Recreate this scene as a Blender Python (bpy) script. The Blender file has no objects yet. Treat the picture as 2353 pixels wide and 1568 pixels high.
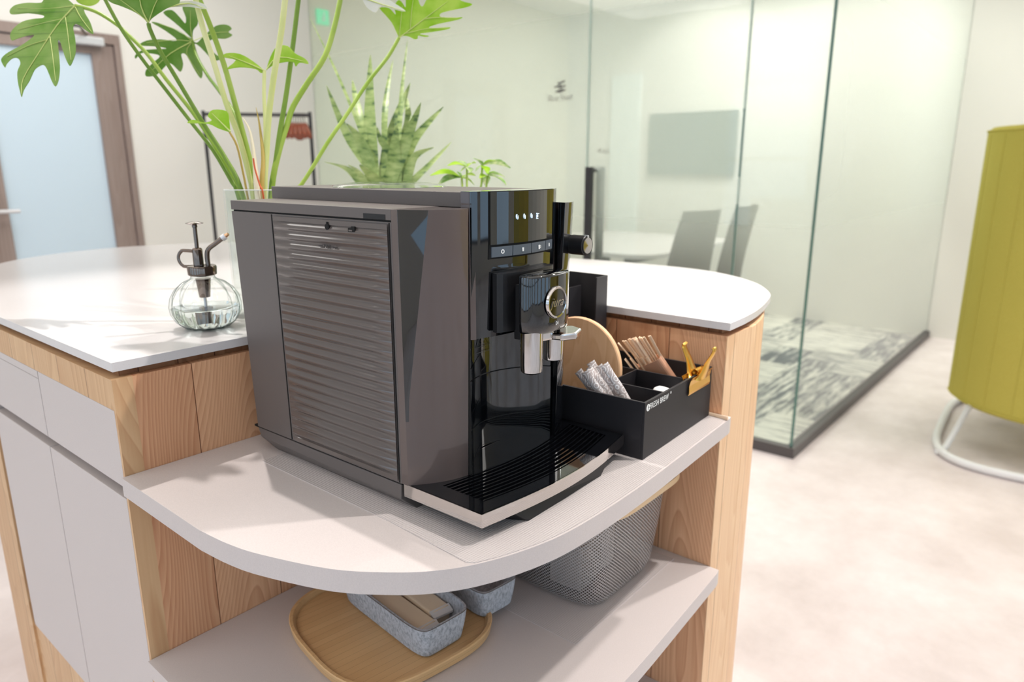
import bpy, bmesh, math, random
from mathutils import Vector, Matrix
from mathutils.geometry import tessellate_polygon
random.seed(7)
SC = bpy.context.scene
C = SC.collection
PI = math.pi
R = math.radians
H = 1.33                                   # eye height above the floor; island numbers are written as H - drop

# ------------------------------------------------------------------ camera
cd = bpy.data.cameras.new('camera'); cam = bpy.data.objects.new('camera', cd); C.objects.link(cam)
cd.sensor_width = 36.0; cd.lens = 1620.0/2353*36
yaw, pitch = R(39.88), R(13.95)
F = Vector((math.cos(yaw)*math.cos(pitch), math.sin(yaw)*math.cos(pitch), -math.sin(pitch)))
cam.location = (0, 0, H); cam.rotation_euler = F.to_track_quat('-Z', 'Y').to_euler()
cd.clip_start = .02
cd.dof.use_dof = True; cd.dof.focus_distance = .80; cd.dof.aperture_fstop = 5.0
SC.camera = cam

# ------------------------------------------------------------------ world, view
w = bpy.data.worlds.new('world'); SC.world = w; w.use_nodes = True
nt = w.node_tree; bg = nt.nodes['Background']
tc = nt.nodes.new('ShaderNodeTexCoord'); sx = nt.nodes.new('ShaderNodeSeparateXYZ'); nt.links.new(tc.outputs['Generated'], sx.inputs[0])
rp = nt.nodes.new('ShaderNodeValToRGB'); nt.links.new(sx.outputs['Z'], rp.inputs[0])
rp.color_ramp.elements[0].position = -.05; rp.color_ramp.elements[0].color = (.30, .42, .55, 1)
rp.color_ramp.elements[1].position = .5; rp.color_ramp.elements[1].color = (.74, .86, 1, 1)
nt.links.new(rp.outputs[0], bg.inputs[0]); bg.inputs[1].default_value = 3.0
vs = SC.view_settings
vs.view_transform = 'Standard'; vs.look = 'None'; vs.gamma = 1; vs.exposure = 0.0; vs.use_curve_mapping = False
cy = SC.cycles
cy.use_denoising = True
cy.max_bounces = 9; cy.diffuse_bounces = 4; cy.glossy_bounces = 5; cy.transmission_bounces = 8; cy.transparent_max_bounces = 14
cy.caustics_refractive = False; cy.caustics_reflective = False; cy.sample_clamp_indirect = 6

# ------------------------------------------------------------------ lamps
def area(name, loc, size, power, col=(1, .97, .94), target=None, sy=None, spread=180):
    d = bpy.data.lights.new(name, 'AREA'); d.energy = power; d.color = col; d.size = size
    if sy: d.shape = 'RECTANGLE'; d.size_y = sy
    d.spread = R(spread)
    o = bpy.data.objects.new(name, d); C.objects.link(o); o.location = loc
    if target: o.rotation_euler = (Vector(target)-Vector(loc)).to_track_quat('-Z', 'Y').to_euler()
    return o
def spot(name, loc, target, power, ang=50, rad=.035, col=(1, .95, .92), blend=.5):
    d = bpy.data.lights.new(name, 'SPOT'); d.energy = power; d.color = col; d.spot_size = R(ang); d.spot_blend = blend; d.shadow_soft_size = rad
    o = bpy.data.objects.new(name, d); C.objects.link(o); o.location = loc
    o.rotation_euler = (Vector(target)-Vector(loc)).to_track_quat('-Z', 'Y').to_euler(); return o
spot('ceiling_spot_key', (.74, 1.50, H+1.42), (.58, .85, H-.3), 92, 62, .016)
spot('ceiling_spot_front', (1.35, -.25, H+1.42), (.80, .52, H-.45), 100, 50, .03)
spot('ceiling_spot_right', (2.6, .0, H+1.42), (1.9, .5, 0), 150, 80, .04)
area('ceiling_fill_office', (.3, -.2, 2.77), 3.0, 12, sy=2.0)  # these area lamps are added soft fill, not fixtures in the ceiling
area('ceiling_fill_back', (1.0, 3.4, 2.77), 2.6, 36, sy=1.2)
area('ceiling_fill_left', (-1.8, 1.2, 2.77), 2.0, 30, sy=3.5)
area('ceiling_fill_right', (4.8, -.9, 2.77), 2.4, 52, sy=2.0)
area('ceiling_fill_meeting', (5.2, 2.0, 2.77), 1.6, 64, (1, .97, .92), sy=1.4)  # added fill for the glass room, no fixture behind it
spot('meeting_wall_washer', (5.5, 2.9, 2.74), (6.35, 3.0, 1.7), 30, 110, .05)


# ------------------------------------------------------------------ materials
def srgb(r, g, b):
    f = lambda c: (c/255/12.92) if c/255 <= .04045 else ((c/255+.055)/1.055)**2.4
    return (f(r), f(g), f(b), 1)
def mat(name, col=(.5, .5, .5, 1), rough=.5, metal=0, coat=0, spec=.5, trans=0, ior=1.45, emit=None, es=0, sub=0):
    m = bpy.data.materials.new(name); m.use_nodes = True
    b = m.node_tree.nodes['Principled BSDF']
    b.inputs['Base Color'].default_value = col; b.inputs['Roughness'].default_value = rough; b.inputs['Metallic'].default_value = metal
    b.inputs['Coat Weight'].default_value = coat; b.inputs['Coat Roughness'].default_value = .05
    b.inputs['Specular IOR Level'].default_value = spec; b.inputs['Transmission Weight'].default_value = trans; b.inputs['IOR'].default_value = ior
    if emit: b.inputs['Emission Color'].default_value = emit; b.inputs['Emission Strength'].default_value = es
    return m
def N(m, t, **k):
    n = m.node_tree.nodes.new(t)
    for a, v in k.items(): setattr(n, a, v)
    return n
def LK(m, a, b): m.node_tree.links.new(a, b)
def BS(m): return m.node_tree.nodes['Principled BSDF']
def noise_mix(m, c1, c2, scale=20, detail=4, coord='Object', vec=(1, 1, 1), lo=.35, hi=.65, rough=.5):
    t = N(m, 'ShaderNodeTexCoord'); mp = N(m, 'ShaderNodeMapping'); mp.inputs['Scale'].default_value = vec
    n = N(m, 'ShaderNodeTexNoise'); n.inputs['Scale'].default_value = scale; n.inputs['Detail'].default_value = detail; n.inputs['Roughness'].default_value = rough
    r = N(m, 'ShaderNodeValToRGB'); r.color_ramp.elements[0].position = lo; r.color_ramp.elements[1].position = hi
    r.color_ramp.elements[0].color = c1; r.color_ramp.elements[1].color = c2
    LK(m, t.outputs[coord], mp.inputs[0]); LK(m, mp.outputs[0], n.inputs[0]); LK(m, n.outputs[0], r.inputs[0]); LK(m, r.outputs[0], BS(m).inputs['Base Color'])
    return n, r
def bump(m, src, strength=.2, dist=.001):
    b = N(m, 'ShaderNodeBump'); b.inputs['Strength'].default_value = strength; b.inputs['Distance'].default_value = dist
    LK(m, src, b.inputs['Height']); LK(m, b.outputs[0], BS(m).inputs['Normal'])
def math_(m, op, a, b=None, clamp=False):
    n = N(m, 'ShaderNodeMath', operation=op, use_clamp=clamp)
    for i, v in enumerate((a, b)):
        if v is None: continue
        if isinstance(v, (int, float)): n.inputs[i].default_value = v
        else: LK(m, v, n.inputs[i])
    return n.outputs[0]
def wood(name, light, dark, plank=.1, off=0., rings=13., seam=.0012, rough=.42, along='V', sx_=5., sy_=.8, fine=.35, ringamt=.75):
    """planks in metre UVs; along = the UV axis the grain runs along"""
    m = mat(name, rough=rough, spec=.35)
    uv = N(m, 'ShaderNodeUVMap'); s = N(m, 'ShaderNodeSeparateXYZ'); LK(m, uv.outputs[0], s.inputs[0])
    u, v = (s.outputs[0], s.outputs[1]) if along == 'V' else (s.outputs[1], s.outputs[0])
    if plank:
        q = math_(m, 'DIVIDE', math_(m, 'ADD', u, off), plank); pid = math_(m, 'FLOOR', q); fr = math_(m, 'FRACT', q)
    else:
        pid = math_(m, 'MULTIPLY', u, 0.); fr = math_(m, 'ADD', pid, .5)
    cb = N(m, 'ShaderNodeCombineXYZ'); LK(m, math_(m, 'MULTIPLY', u, sx_), cb.inputs[0])
    LK(m, math_(m, 'ADD', math_(m, 'MULTIPLY', v, sy_), math_(m, 'MULTIPLY', pid, 7.31)), cb.inputs[1]); LK(m, math_(m, 'MULTIPLY', pid, 3.7), cb.inputs[2])
    n1 = N(m, 'ShaderNodeTexNoise'); n1.inputs['Scale'].default_value = 1.6; n1.inputs['Detail'].default_value = 1.5; n1.inputs['Roughness'].default_value = .4; LK(m, cb.outputs[0], n1.inputs[0])
    ring = math_(m, 'FRACT', math_(m, 'MULTIPLY', n1.outputs[0], rings))
    cf = N(m, 'ShaderNodeCombineXYZ'); LK(m, math_(m, 'MULTIPLY', u, 260), cf.inputs[0]); LK(m, math_(m, 'MULTIPLY', v, 6), cf.inputs[1]); LK(m, pid, cf.inputs[2])
    n2 = N(m, 'ShaderNodeTexNoise'); n2.inputs['Scale'].default_value = 1.; n2.inputs['Detail'].default_value = 3; LK(m, cf.outputs[0], n2.inputs[0])
    rr = N(m, 'ShaderNodeValToRGB'); e = rr.color_ramp.elements; e[0].position = 0; e[0].color = (0, 0, 0, 1); e[1].position = .80; e[1].color = (.75, .75, .75, 1)
    e2 = rr.color_ramp.elements.new(.90); e2.color = (1, 1, 1, 1); e3 = rr.color_ramp.elements.new(1.0); e3.color = (0, 0, 0, 1); LK(m, ring, rr.inputs[0])
    rnd = N(m, 'ShaderNodeTexWhiteNoise', noise_dimensions='1D'); LK(m, pid, rnd.inputs['W'])
    t = math_(m, 'ADD', math_(m, 'MULTIPLY', rr.outputs[0], ringamt*.55), math_(m, 'MULTIPLY', n2.outputs[0], fine))
    t = math_(m, 'ADD', t, math_(m, 'MULTIPLY', math_(m, 'SUBTRACT', rnd.outputs[0], .5), .28), True)
    mx = N(m, 'ShaderNodeMix', data_type='RGBA'); mx.inputs[6].default_value = light; mx.inputs[7].default_value = dark; LK(m, t, mx.inputs[0])
    out = mx.outputs[2]
    if plank and seam:
        sm = math_(m, 'LESS_THAN', fr, seam/plank)
        m2 = N(m, 'ShaderNodeMix', data_type='RGBA'); m2.inputs[7].default_value = (dark[0]*.35, dark[1]*.3, dark[2]*.3, 1); LK(m, sm, m2.inputs[0]); LK(m, out, m2.inputs[6]); out = m2.outputs[2]
    LK(m, out, BS(m).inputs['Base Color']); bump(m, t, .12, .0006)
    return m
M = {}
M['wood'] = wood('larch planks', srgb(230, 182, 142), srgb(178, 114, 76), .0985, -.0165, rings=74, ringamt=.8, sx_=3.0, sy_=.62, fine=.45)
M['wood_side'] = wood('larch planks side', srgb(220, 184, 142), srgb(180, 130, 88), .1, .028, rings=30, ringamt=.7)
M['wood_end'] = wood('larch planks pale', srgb(240, 204, 164), srgb(214, 164, 118), .093, -.007+.093, sx_=11, rings=16)
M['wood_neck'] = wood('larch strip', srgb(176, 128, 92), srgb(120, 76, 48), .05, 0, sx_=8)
M['bamboo'] = wood('bamboo', srgb(218, 178, 128), srgb(192, 146, 98), .011, 0, rings=3, seam=.0002, rough=.35, along='U', ringamt=.3)
M['lidwood'] = wood('pale lid wood', srgb(240, 208, 164), srgb(222, 182, 134), .03, 0, rings=4, seam=0, ringamt=.3)
M['cherry'] = wood('cherry disc', srgb(238, 194, 150), srgb(208, 152, 106), 0, 0, rings=7, seam=0, sx_=16, sy_=2.2, ringamt=.6)
M['stick'] = mat('birch', srgb(246, 214, 180), .5)
M['kraft'] = mat('kraft paper', srgb(196, 146, 116), .7)
def gritty(name, c, rough=.45, amt=.93, scale=900):
    m = mat(name, c, rough); noise_mix(m, (c[0]*amt, c[1]*amt, c[2]*amt, 1), c, scale, 2); return m
M['grey_lam'] = gritty('grey laminate', srgb(206, 196, 192), .42)
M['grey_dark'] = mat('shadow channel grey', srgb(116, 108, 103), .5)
def quartz():
    m = mat('white quartz', srgb(214, 210, 209), .22, spec=.5)
    t = N(m, 'ShaderNodeTexCoord'); v = N(m, 'ShaderNodeTexVoronoi'); v.inputs['Scale'].default_value = 330
    LK(m, t.outputs['Object'], v.inputs[0]); r = N(m, 'ShaderNodeValToRGB'); r.color_ramp.elements[0].position = .06; r.color_ramp.elements[1].position = .13
    r.color_ramp.elements[0].color = srgb(196, 180, 176); r.color_ramp.elements[1].color = srgb(214, 210, 209)
    LK(m, v.outputs['Distance'], r.inputs[0]); LK(m, r.outputs[0], BS(m).inputs['Base Color']); return m
M['quartz'] = quartz()
M['wall'] = mat('wall paint', srgb(232, 229, 222), .75)
M['wall_warm'] = mat('meeting room paint', srgb(232, 226, 208), .75)
M['ceil'] = mat('ceiling paint', srgb(240, 238, 232), .8)
def floor_mat():
    m = mat('concrete floor', rough=.32, spec=.4)
    n, r = noise_mix(m, srgb(206, 194, 190), srgb(240, 230, 228), 2.2, 9, lo=.3, hi=.7, rough=.65); bump(m, n.outputs[0], .03, .002); return m
M['floor'] = floor_mat()
def carpet_mat():
    m = mat('carpet tiles', rough=.95, spec=.1)
    t = N(m, 'ShaderNodeTexCoord'); br = N(m, 'ShaderNodeTexBrick'); br.inputs['Scale'].default_value = 1.; br.inputs['Brick Width'].default_value = .5; br.inputs['Row Height'].default_value = .25
    br.inputs['Mortar Size'].default_value = .001; br.inputs['Color1'].default_value = (0, 0, 0, 1); br.inputs['Color2'].default_value = (1, 1, 1, 1)
    LK(m, t.outputs['Object'], br.inputs[0]); parts = []
    for vec in ((1.3, 12, 1), (12, 1.3, 1)):
        mp = N(m, 'ShaderNodeMapping'); mp.inputs['Scale'].default_value = vec; LK(m, t.outputs['Object'], mp.inputs[0])
        n = N(m, 'ShaderNodeTexNoise'); n.inputs['Scale'].default_value = 2.6; n.inputs['Detail'].default_value = 4; n.inputs['Roughness'].default_value = .7; LK(m, mp.outputs[0], n.inputs[0]); parts.append(n.outputs[0])
    mx = N(m, 'ShaderNodeMix'); tile = N(m, 'ShaderNodeSeparateColor'); LK(m, br.outputs['Color'], tile.inputs[0]); LK(m, math_(m, 'GREATER_THAN', tile.outputs[0], .5), mx.inputs[0]); LK(m, parts[0], mx.inputs[2]); LK(m, parts[1], mx.inputs[3])
    n3 = N(m, 'ShaderNodeTexNoise'); n3.inputs['Scale'].default_value = 1.9; n3.inputs['Detail'].default_value = 3; LK(m, t.outputs['Object'], n3.inputs[0])
    s = math_(m, 'ADD', math_(m, 'ADD', mx.outputs[0], math_(m, 'MULTIPLY', math_(m, 'SUBTRACT', tile.outputs[0], .5), .16)), math_(m, 'MULTIPLY', math_(m, 'SUBTRACT', n3.outputs[0], .5), .3))
    r = N(m, 'ShaderNodeValToRGB'); r.color_ramp.elements[0].position = .40; r.color_ramp.elements[1].position = .58; r.color_ramp.elements[0].color = srgb(116, 120, 122); r.color_ramp.elements[1].color = srgb(214, 212, 202)
    LK(m, s, r.inputs[0]); LK(m, r.outputs[0], BS(m).inputs['Base Color']); return m
M['carpet'] = carpet_mat()
def glass_film():
    m = bpy.data.materials.new('partition glass'); m.use_nodes = True; nt = m.node_tree; nt.nodes.clear()
    out = N(m, 'ShaderNodeOutputMaterial'); tr = N(m, 'ShaderNodeBsdfTransparent'); tr.inputs[0].default_value = (.965, .99, .978, 1)
    df = N(m, 'ShaderNodeBsdfDiffuse'); df.inputs[0].default_value = srgb(224, 234, 226); tl = N(m, 'ShaderNodeBsdfTranslucent'); tl.inputs[0].default_value = srgb(232, 240, 232)
    gl = N(m, 'ShaderNodeBsdfGlossy'); gl.inputs['Roughness'].default_value = .02; fr = N(m, 'ShaderNodeFresnel'); fr.inputs[0].default_value = 1.45
    geo = N(m, 'ShaderNodeNewGeometry'); sp = N(m, 'ShaderNodeSeparateXYZ'); LK(m, geo.outputs['Position'], sp.inputs[0])
    rm = N(m, 'ShaderNodeValToRGB'); cr = rm.color_ramp; cr.interpolation = 'EASE'
    cr.elements[0].position = .23; cr.elements[0].color = (0, 0, 0, 1); cr.elements[1].position = .44; cr.elements[1].color = (.36, .36, .36, 1)
    a = cr.elements.new(.66); a.color = (.36, .36, .36, 1); b = cr.elements.new(.92); b.color = (.08, .08, .08, 1)
    LK(m, math_(m, 'DIVIDE', sp.outputs[2], 2.8), rm.inputs[0])
    a1 = N(m, 'ShaderNodeMixShader'); a1.inputs[0].default_value = .55; LK(m, df.outputs[0], a1.inputs[1]); LK(m, tl.outputs[0], a1.inputs[2])
    a2 = N(m, 'ShaderNodeMixShader'); LK(m, rm.outputs[0], a2.inputs[0]); LK(m, tr.outputs[0], a2.inputs[1]); LK(m, a1.outputs[0], a2.inputs[2])
    a3 = N(m, 'ShaderNodeMixShader'); LK(m, math_(m, 'MULTIPLY', fr.outputs[0], math_(m, 'SUBTRACT', 1., geo.outputs['Backfacing'])), a3.inputs[0]); LK(m, a2.outputs[0], a3.inputs[1]); LK(m, gl.outputs[0], a3.inputs[2]); LK(m, a3.outputs[0], out.inputs[0])
    return m
M['pane'] = glass_film()
def thin_glass(name, tint, refl=1.45, rough=.0, opac=0., col=(1, 1, 1, 1)):
    m = bpy.data.materials.new(name); m.use_nodes = True; m.node_tree.nodes.clear()
    out = N(m, 'ShaderNodeOutputMaterial'); tr = N(m, 'ShaderNodeBsdfTransparent'); tr.inputs[0].default_value = tint
    gl = N(m, 'ShaderNodeBsdfGlossy'); gl.inputs['Roughness'].default_value = rough; fr = N(m, 'ShaderNodeFresnel'); fr.inputs[0].default_value = refl
    lw = N(m, 'ShaderNodeLayerWeight'); lw.inputs[0].default_value = .25
    df = N(m, 'ShaderNodeBsdfDiffuse'); df.inputs[0].default_value = col
    a = N(m, 'ShaderNodeMixShader'); LK(m, math_(m, 'ADD', math_(m, 'MULTIPLY', lw.outputs['Facing'], opac*1.5), opac, True), a.inputs[0]); LK(m, tr.outputs[0], a.inputs[1]); LK(m, df.outputs[0], a.inputs[2])
    geo = N(m, 'ShaderNodeNewGeometry'); b = N(m, 'ShaderNodeMixShader'); LK(m, math_(m, 'MULTIPLY', fr.outputs[0], math_(m, 'SUBTRACT', 1., geo.outputs['Backfacing'])), b.inputs[0]); LK(m, a.outputs[0], b.inputs[1]); LK(m, gl.outputs[0], b.inputs[2]); LK(m, b.outputs[0], out.inputs[0])
    return m
M['acrylic'] = thin_glass('clear vase', (.97, .985, .975, 1), 1.4, .01, .03, (.95, .97, .96, 1))
M['bottle'] = thin_glass('ribbed bottle glass', (.97, .99, .985, 1), 1.75, .01, .0, (.85, .93, .92, 1))
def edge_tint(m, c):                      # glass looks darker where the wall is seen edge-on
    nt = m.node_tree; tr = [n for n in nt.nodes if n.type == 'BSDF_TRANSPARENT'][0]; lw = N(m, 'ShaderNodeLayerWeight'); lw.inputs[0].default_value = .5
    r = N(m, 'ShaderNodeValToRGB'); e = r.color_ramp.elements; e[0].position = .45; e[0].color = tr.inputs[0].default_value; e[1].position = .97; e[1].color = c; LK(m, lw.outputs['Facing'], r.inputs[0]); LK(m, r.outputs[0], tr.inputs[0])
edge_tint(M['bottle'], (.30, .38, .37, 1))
M['water'] = mat('water', (.93, .985, .975, 1), .0, trans=1, ior=1.2)
M['edge'] = mat('glass edge', srgb(84, 120, 110), .15)
M['edge_l'] = mat('pale glass edge', srgb(186, 208, 196), .2)
M['frame_dark'] = mat('dark floor channel', srgb(84, 80, 80), .45)
M['black'] = mat('black steel', srgb(44, 43, 46), .4)
M['blackbox'] = mat('black board', srgb(36, 34, 37), .5, spec=.4)
M['rim_edge'] = mat('cut edge', srgb(92, 88, 90), .5)
M['gold'] = mat('brass', srgb(226, 178, 84), .22, 1)
M['chrome'] = mat('chrome', srgb(204, 199, 196), .07, 1)
M['gunmetal'] = mat('dark chrome', srgb(120, 108, 100), .12, 1)
M['copper'] = mat('copper nozzle', srgb(214, 168, 128), .2, 1)
M['shell'] = mat('espresso brown plastic', srgb(98, 91, 88), .40, spec=.5)
M['shell_hi'] = mat('satin brown plastic', srgb(88, 75, 71), .5, spec=.3, coat=.9)
M['smoke'] = mat('smoked tank plastic', srgb(92, 83, 79), .12, spec=.6, coat=.25)
M['piano'] = mat('piano black', srgb(10, 11, 14), .035, spec=.6, coat=1)
M['matblack'] = mat('matt black plastic', srgb(20, 19, 21), .4)
M['gap'] = mat('seam', (.002, .002, .002, 1), .8)
M['btn'] = mat('slate key', srgb(84, 92, 100), .35)
M['disp'] = mat('display glass', srgb(22, 20, 12), .06, spec=.8, coat=.6)
M['icon'] = mat('lit icon', (.6, .8, 1, 1), .5, emit=(.62, .82, 1, 1), es=1.4)
M['print_w'] = mat('white print', srgb(235, 235, 232), .5)
M['print_g'] = mat('grey print', srgb(150, 150, 142), .6)
M['white_pl'] = mat('white plastic', srgb(232, 230, 228), .3)
def felt():
    m = mat('grey felt', rough=.95, spec=.1); n, r = noise_mix(m, srgb(150, 152, 157), srgb(194, 196, 201), 260, 6, vec=(1, 1, .6), lo=.36, hi=.56, rough=.7); bump(m, n.outputs[0], .5, .001); return m
M['felt'] = felt()
def fabric(name, c1, c2):
    m = mat(name, rough=.85, spec=.2); n, r = noise_mix(m, c1, c2, 420, 2); t = N(m, 'ShaderNodeTexCoord'); return m
M['olive'] = fabric('mustard green cloth', srgb(192, 179, 80), srgb(207, 195, 100))
M['white_metal'] = mat('white tube', srgb(236, 236, 236), .3)
M['taupe'] = wood('taupe door wood', srgb(160, 144, 136), srgb(132, 114, 106), .3, 0, rings=10, seam=0, sx_=12, sy_=.6, rough=.6)
M['bluepane'] = mat('frosted blue pane', srgb(206, 224, 236), .45, spec=.3)
M['silver'] = mat('silver closer', srgb(214, 214, 216), .35, .6)
M['brown_hang'] = mat('brown lacquer hanger', srgb(142, 70, 46), .18, coat=.5)
M['chairc'] = mat('grey chair shell', srgb(104, 95, 90), .6)
M['tv'] = mat('screen', srgb(112, 124, 120), .3)
M['paleboard'] = mat('pale board', srgb(236, 242, 240), .5)
M['sign'] = mat('green sign reflection', srgb(60, 190, 130), .4, emit=srgb(120, 230, 180), es=.6)
def leafmat(name, c1, c2, sc=18, tl=.35):
    m = mat(name, rough=.38, spec=.4); n, r = noise_mix(m, c1, c2, sc, 4)
    t = N(m, 'ShaderNodeBsdfTranslucent'); LK(m, r.outputs[0], t.inputs[0]); mx = N(m, 'ShaderNodeMixShader'); mx.inputs[0].default_value = tl
    out = m.node_tree.nodes['Material Output']; LK(m, BS(m).outputs[0], mx.inputs[1]); LK(m, t.outputs[0], mx.inputs[2]); LK(m, mx.outputs[0], out.inputs[0]); return m
M['leaf'] = leafmat('deep green leaf', srgb(112, 158, 60), srgb(158, 184, 108), tl=.42)
M['leaf_y'] = leafmat('yellow green leaf', srgb(160, 206, 34), srgb(196, 222, 96), 26)
M['leaf_w'] = leafmat('pale sheath', srgb(226, 228, 218), srgb(240, 238, 230))
M['vein'] = mat('pale vein', srgb(196, 206, 122), .5)
M['stem'] = leafmat('green petiole', srgb(140, 172, 56), srgb(178, 200, 96), 9, .15)
M['stem_l'] = leafmat('pale petiole', srgb(214, 222, 136), srgb(236, 236, 176), 9, .15)
M['stem_d'] = leafmat('dark petiole', srgb(104, 140, 44), srgb(140, 168, 70), 9, .15)
M['stem_b'] = mat('brown sheath', srgb(190, 164, 84), .5)
M['stem_r'] = mat('red root', srgb(198, 84, 34), .5)
M['cream'] = leafmat('cream sheath', srgb(240, 226, 188), srgb(246, 238, 214), 9, .2)
def sansmat():
    m = mat('banded succulent', rough=.4); t = N(m, 'ShaderNodeTexCoord'); mp = N(m, 'ShaderNodeMapping'); mp.inputs['Scale'].default_value = (34, 34, 84); LK(m, t.outputs['Object'], mp.inputs[0])
    n = N(m, 'ShaderNodeTexNoise'); n.inputs['Scale'].default_value = 1; n.inputs['Detail'].default_value = 3; LK(m, mp.outputs[0], n.inputs[0])
    r = N(m, 'ShaderNodeValToRGB'); e = r.color_ramp.elements; e[0].position = .33; e[0].color = srgb(70, 100, 58); e[1].position = .42; e[1].color = srgb(128, 152, 84)
    e3 = e.new(.68); e3.color = srgb(176, 192, 124); LK(m, n.outputs[0], r.inputs[0]); LK(m, r.outputs[0], BS(m).inputs['Base Color']); return m
M['sans'] = sansmat()
M['variegated'] = leafmat('cream and green leaf', srgb(120, 176, 54), srgb(232, 236, 196), 60)
M['soil'] = mat('soil', srgb(70, 54, 44), .9)
M['pot'] = mat('white pot', srgb(226, 224, 220), .4)
def mesh_mat():
    m = bpy.data.materials.new('woven wire'); m.use_nodes = True; b = BS(m); b.inputs['Base Color'].default_value = srgb(190, 186, 184); b.inputs['Metallic'].default_value = .35; b.inputs['Roughness'].default_value = .4
    uv = N(m, 'ShaderNodeUVMap'); s = N(m, 'ShaderNodeSeparateXYZ'); LK(m, uv.outputs[0], s.inputs[0])
    P = .0056
    a = math_(m, 'DIVIDE', math_(m, 'ADD', s.outputs[0], s.outputs[1]), P); c = math_(m, 'DIVIDE', math_(m, 'SUBTRACT', s.outputs[0], s.outputs[1]), P)
    d = math_(m, 'MAXIMUM', math_(m, 'ABSOLUTE', math_(m, 'SUBTRACT', math_(m, 'FRACT', a), .5)), math_(m, 'ABSOLUTE', math_(m, 'SUBTRACT', math_(m, 'FRACT', c), .5)))
    wire = math_(m, 'GREATER_THAN', d, .355)
    tr = N(m, 'ShaderNodeBsdfTransparent'); mx = N(m, 'ShaderNodeMixShader'); out = m.node_tree.nodes['Material Output']
    LK(m, wire, mx.inputs[0]); LK(m, tr.outputs[0], mx.inputs[1]); LK(m, b.outputs[0], mx.inputs[2]); LK(m, mx.outputs[0], out.inputs[0]); return m
M['mesh'] = mesh_mat()
def mat_mat():
    m = mat('clear non slip mat', srgb(206, 201, 198), .24, spec=.5)
    t = N(m, 'ShaderNodeTexCoord'); s = N(m, 'ShaderNodeSeparateXYZ'); LK(m, t.outputs['Object'], s.inputs[0]); P = 2*PI/.0042
    h = math_(m, 'MULTIPLY', math_(m, 'SINE', math_(m, 'MULTIPLY', math_(m, 'ADD', s.outputs[0], s.outputs[1]), P*.7)), math_(m, 'SINE', math_(m, 'MULTIPLY', math_(m, 'SUBTRACT', s.outputs[0], s.outputs[1]), P*.7)))
    bump(m, h, .35, .0006)
    r = N(m, 'ShaderNodeValToRGB'); r.color_ramp.elements[0].color = srgb(190, 182, 179); r.color_ramp.elements[1].color = srgb(212, 203, 200)
    LK(m, math_(m, 'ADD', math_(m, 'MULTIPLY', h, .5), .5), r.inputs[0]); LK(m, r.outputs[0], BS(m).inputs['Base Color']); return m
M['mat'] = mat_mat()
def packet_mat():
    m = mat('printed sachet', rough=.35); t = N(m, 'ShaderNodeTexCoord'); v = N(m, 'ShaderNodeTexVoronoi', feature='F1'); v.inputs['Scale'].default_value = 95; LK(m, t.outputs['Object'], v.inputs[0])
    fr = math_(m, 'FRACT', math_(m, 'MULTIPLY', v.outputs['Distance'], 3.2)); ln = math_(m, 'LESS_THAN', fr, .28)
    mx = N(m, 'ShaderNodeMix', data_type='RGBA'); mx.inputs[6].default_value = srgb(184, 172, 168); mx.inputs[7].default_value = srgb(240, 236, 234); LK(m, ln, mx.inputs[0]); LK(m, mx.outputs[2], BS(m).inputs['Base Color']); return m
M['packet'] = packet_mat()
M['cellophane'] = mat('clear wrap', srgb(214, 190, 160), .12, coat=.6)
M['lidpaper'] = mat('cream lid', srgb(242, 224, 196), .4)
M['cocoa'] = mat('brown sachet', srgb(110, 66, 46), .3, coat=.5)
M['bag'] = mat('grey crinkled pouch', srgb(176, 166, 158), .3, coat=.3)

# ------------------------------------------------------------------ mesh helpers
def uvbox(bm):
    uv = bm.loops.layers.uv.verify()
    for f in bm.faces:
        n = f.normal; a = max(range(3), key=lambda i: abs(n[i]))
        for l in f.loops:
            c = l.vert.co
            l[uv].uv = (c.x, c.y) if a == 2 else ((c.y, c.z) if a == 0 else (c.x, c.z))
def obj(name, bm, m, parent=None, smooth=False, uvs=True, loc=None, solid=0, bev=0, sub=0):
    bm.normal_update()
    if uvs: uvbox(bm)
    me = bpy.data.meshes.new(name); bm.to_mesh(me); bm.free()
    o = bpy.data.objects.new(name, me); C.objects.link(o)
    ms = m if isinstance(m, (list, tuple)) else [m]
    for x in ms: me.materials.append(x if not isinstance(x, str) else M[x])
    if smooth:
        for p in me.polygons: p.use_smooth = True
        me.set_sharp_from_angle(angle=R(42))
    if parent: o.parent = parent
    if loc: o.location = loc
    if solid: s = o.modifiers.new('solid', 'SOLIDIFY'); s.thickness = solid; s.offset = 0
    if bev: b = o.modifiers.new('bevel', 'BEVEL'); b.width = bev; b.segments = 2; b.limit_method = 'ANGLE'; b.angle_limit = R(35); b.harden_normals = False
    if sub: s = o.modifiers.new('sub', 'SUBSURF'); s.levels = sub; s.render_levels = sub
    return o
def tag(o, label=None, cat=None, group=None, kind=None):
    if label: o['label'] = label
    if cat: o['category'] = cat
    if group: o['group'] = group
    if kind: o['kind'] = kind
    return o
def thing(name, label, cat, loc=(0, 0, 0), rz=0, group=None):
    o = bpy.data.objects.new(name, None); C.objects.link(o); o.empty_display_size = .05; o.location = loc; o.rotation_euler = (0, 0, rz)
    return tag(o, label, cat, group)
def copy_tree(o, parent=None):
    c = o.copy(); C.objects.link(c)
    if parent: c.parent = parent
    for ch in list(o.children): copy_tree(ch, c)
    return c
def BM(): return bmesh.new()
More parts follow.
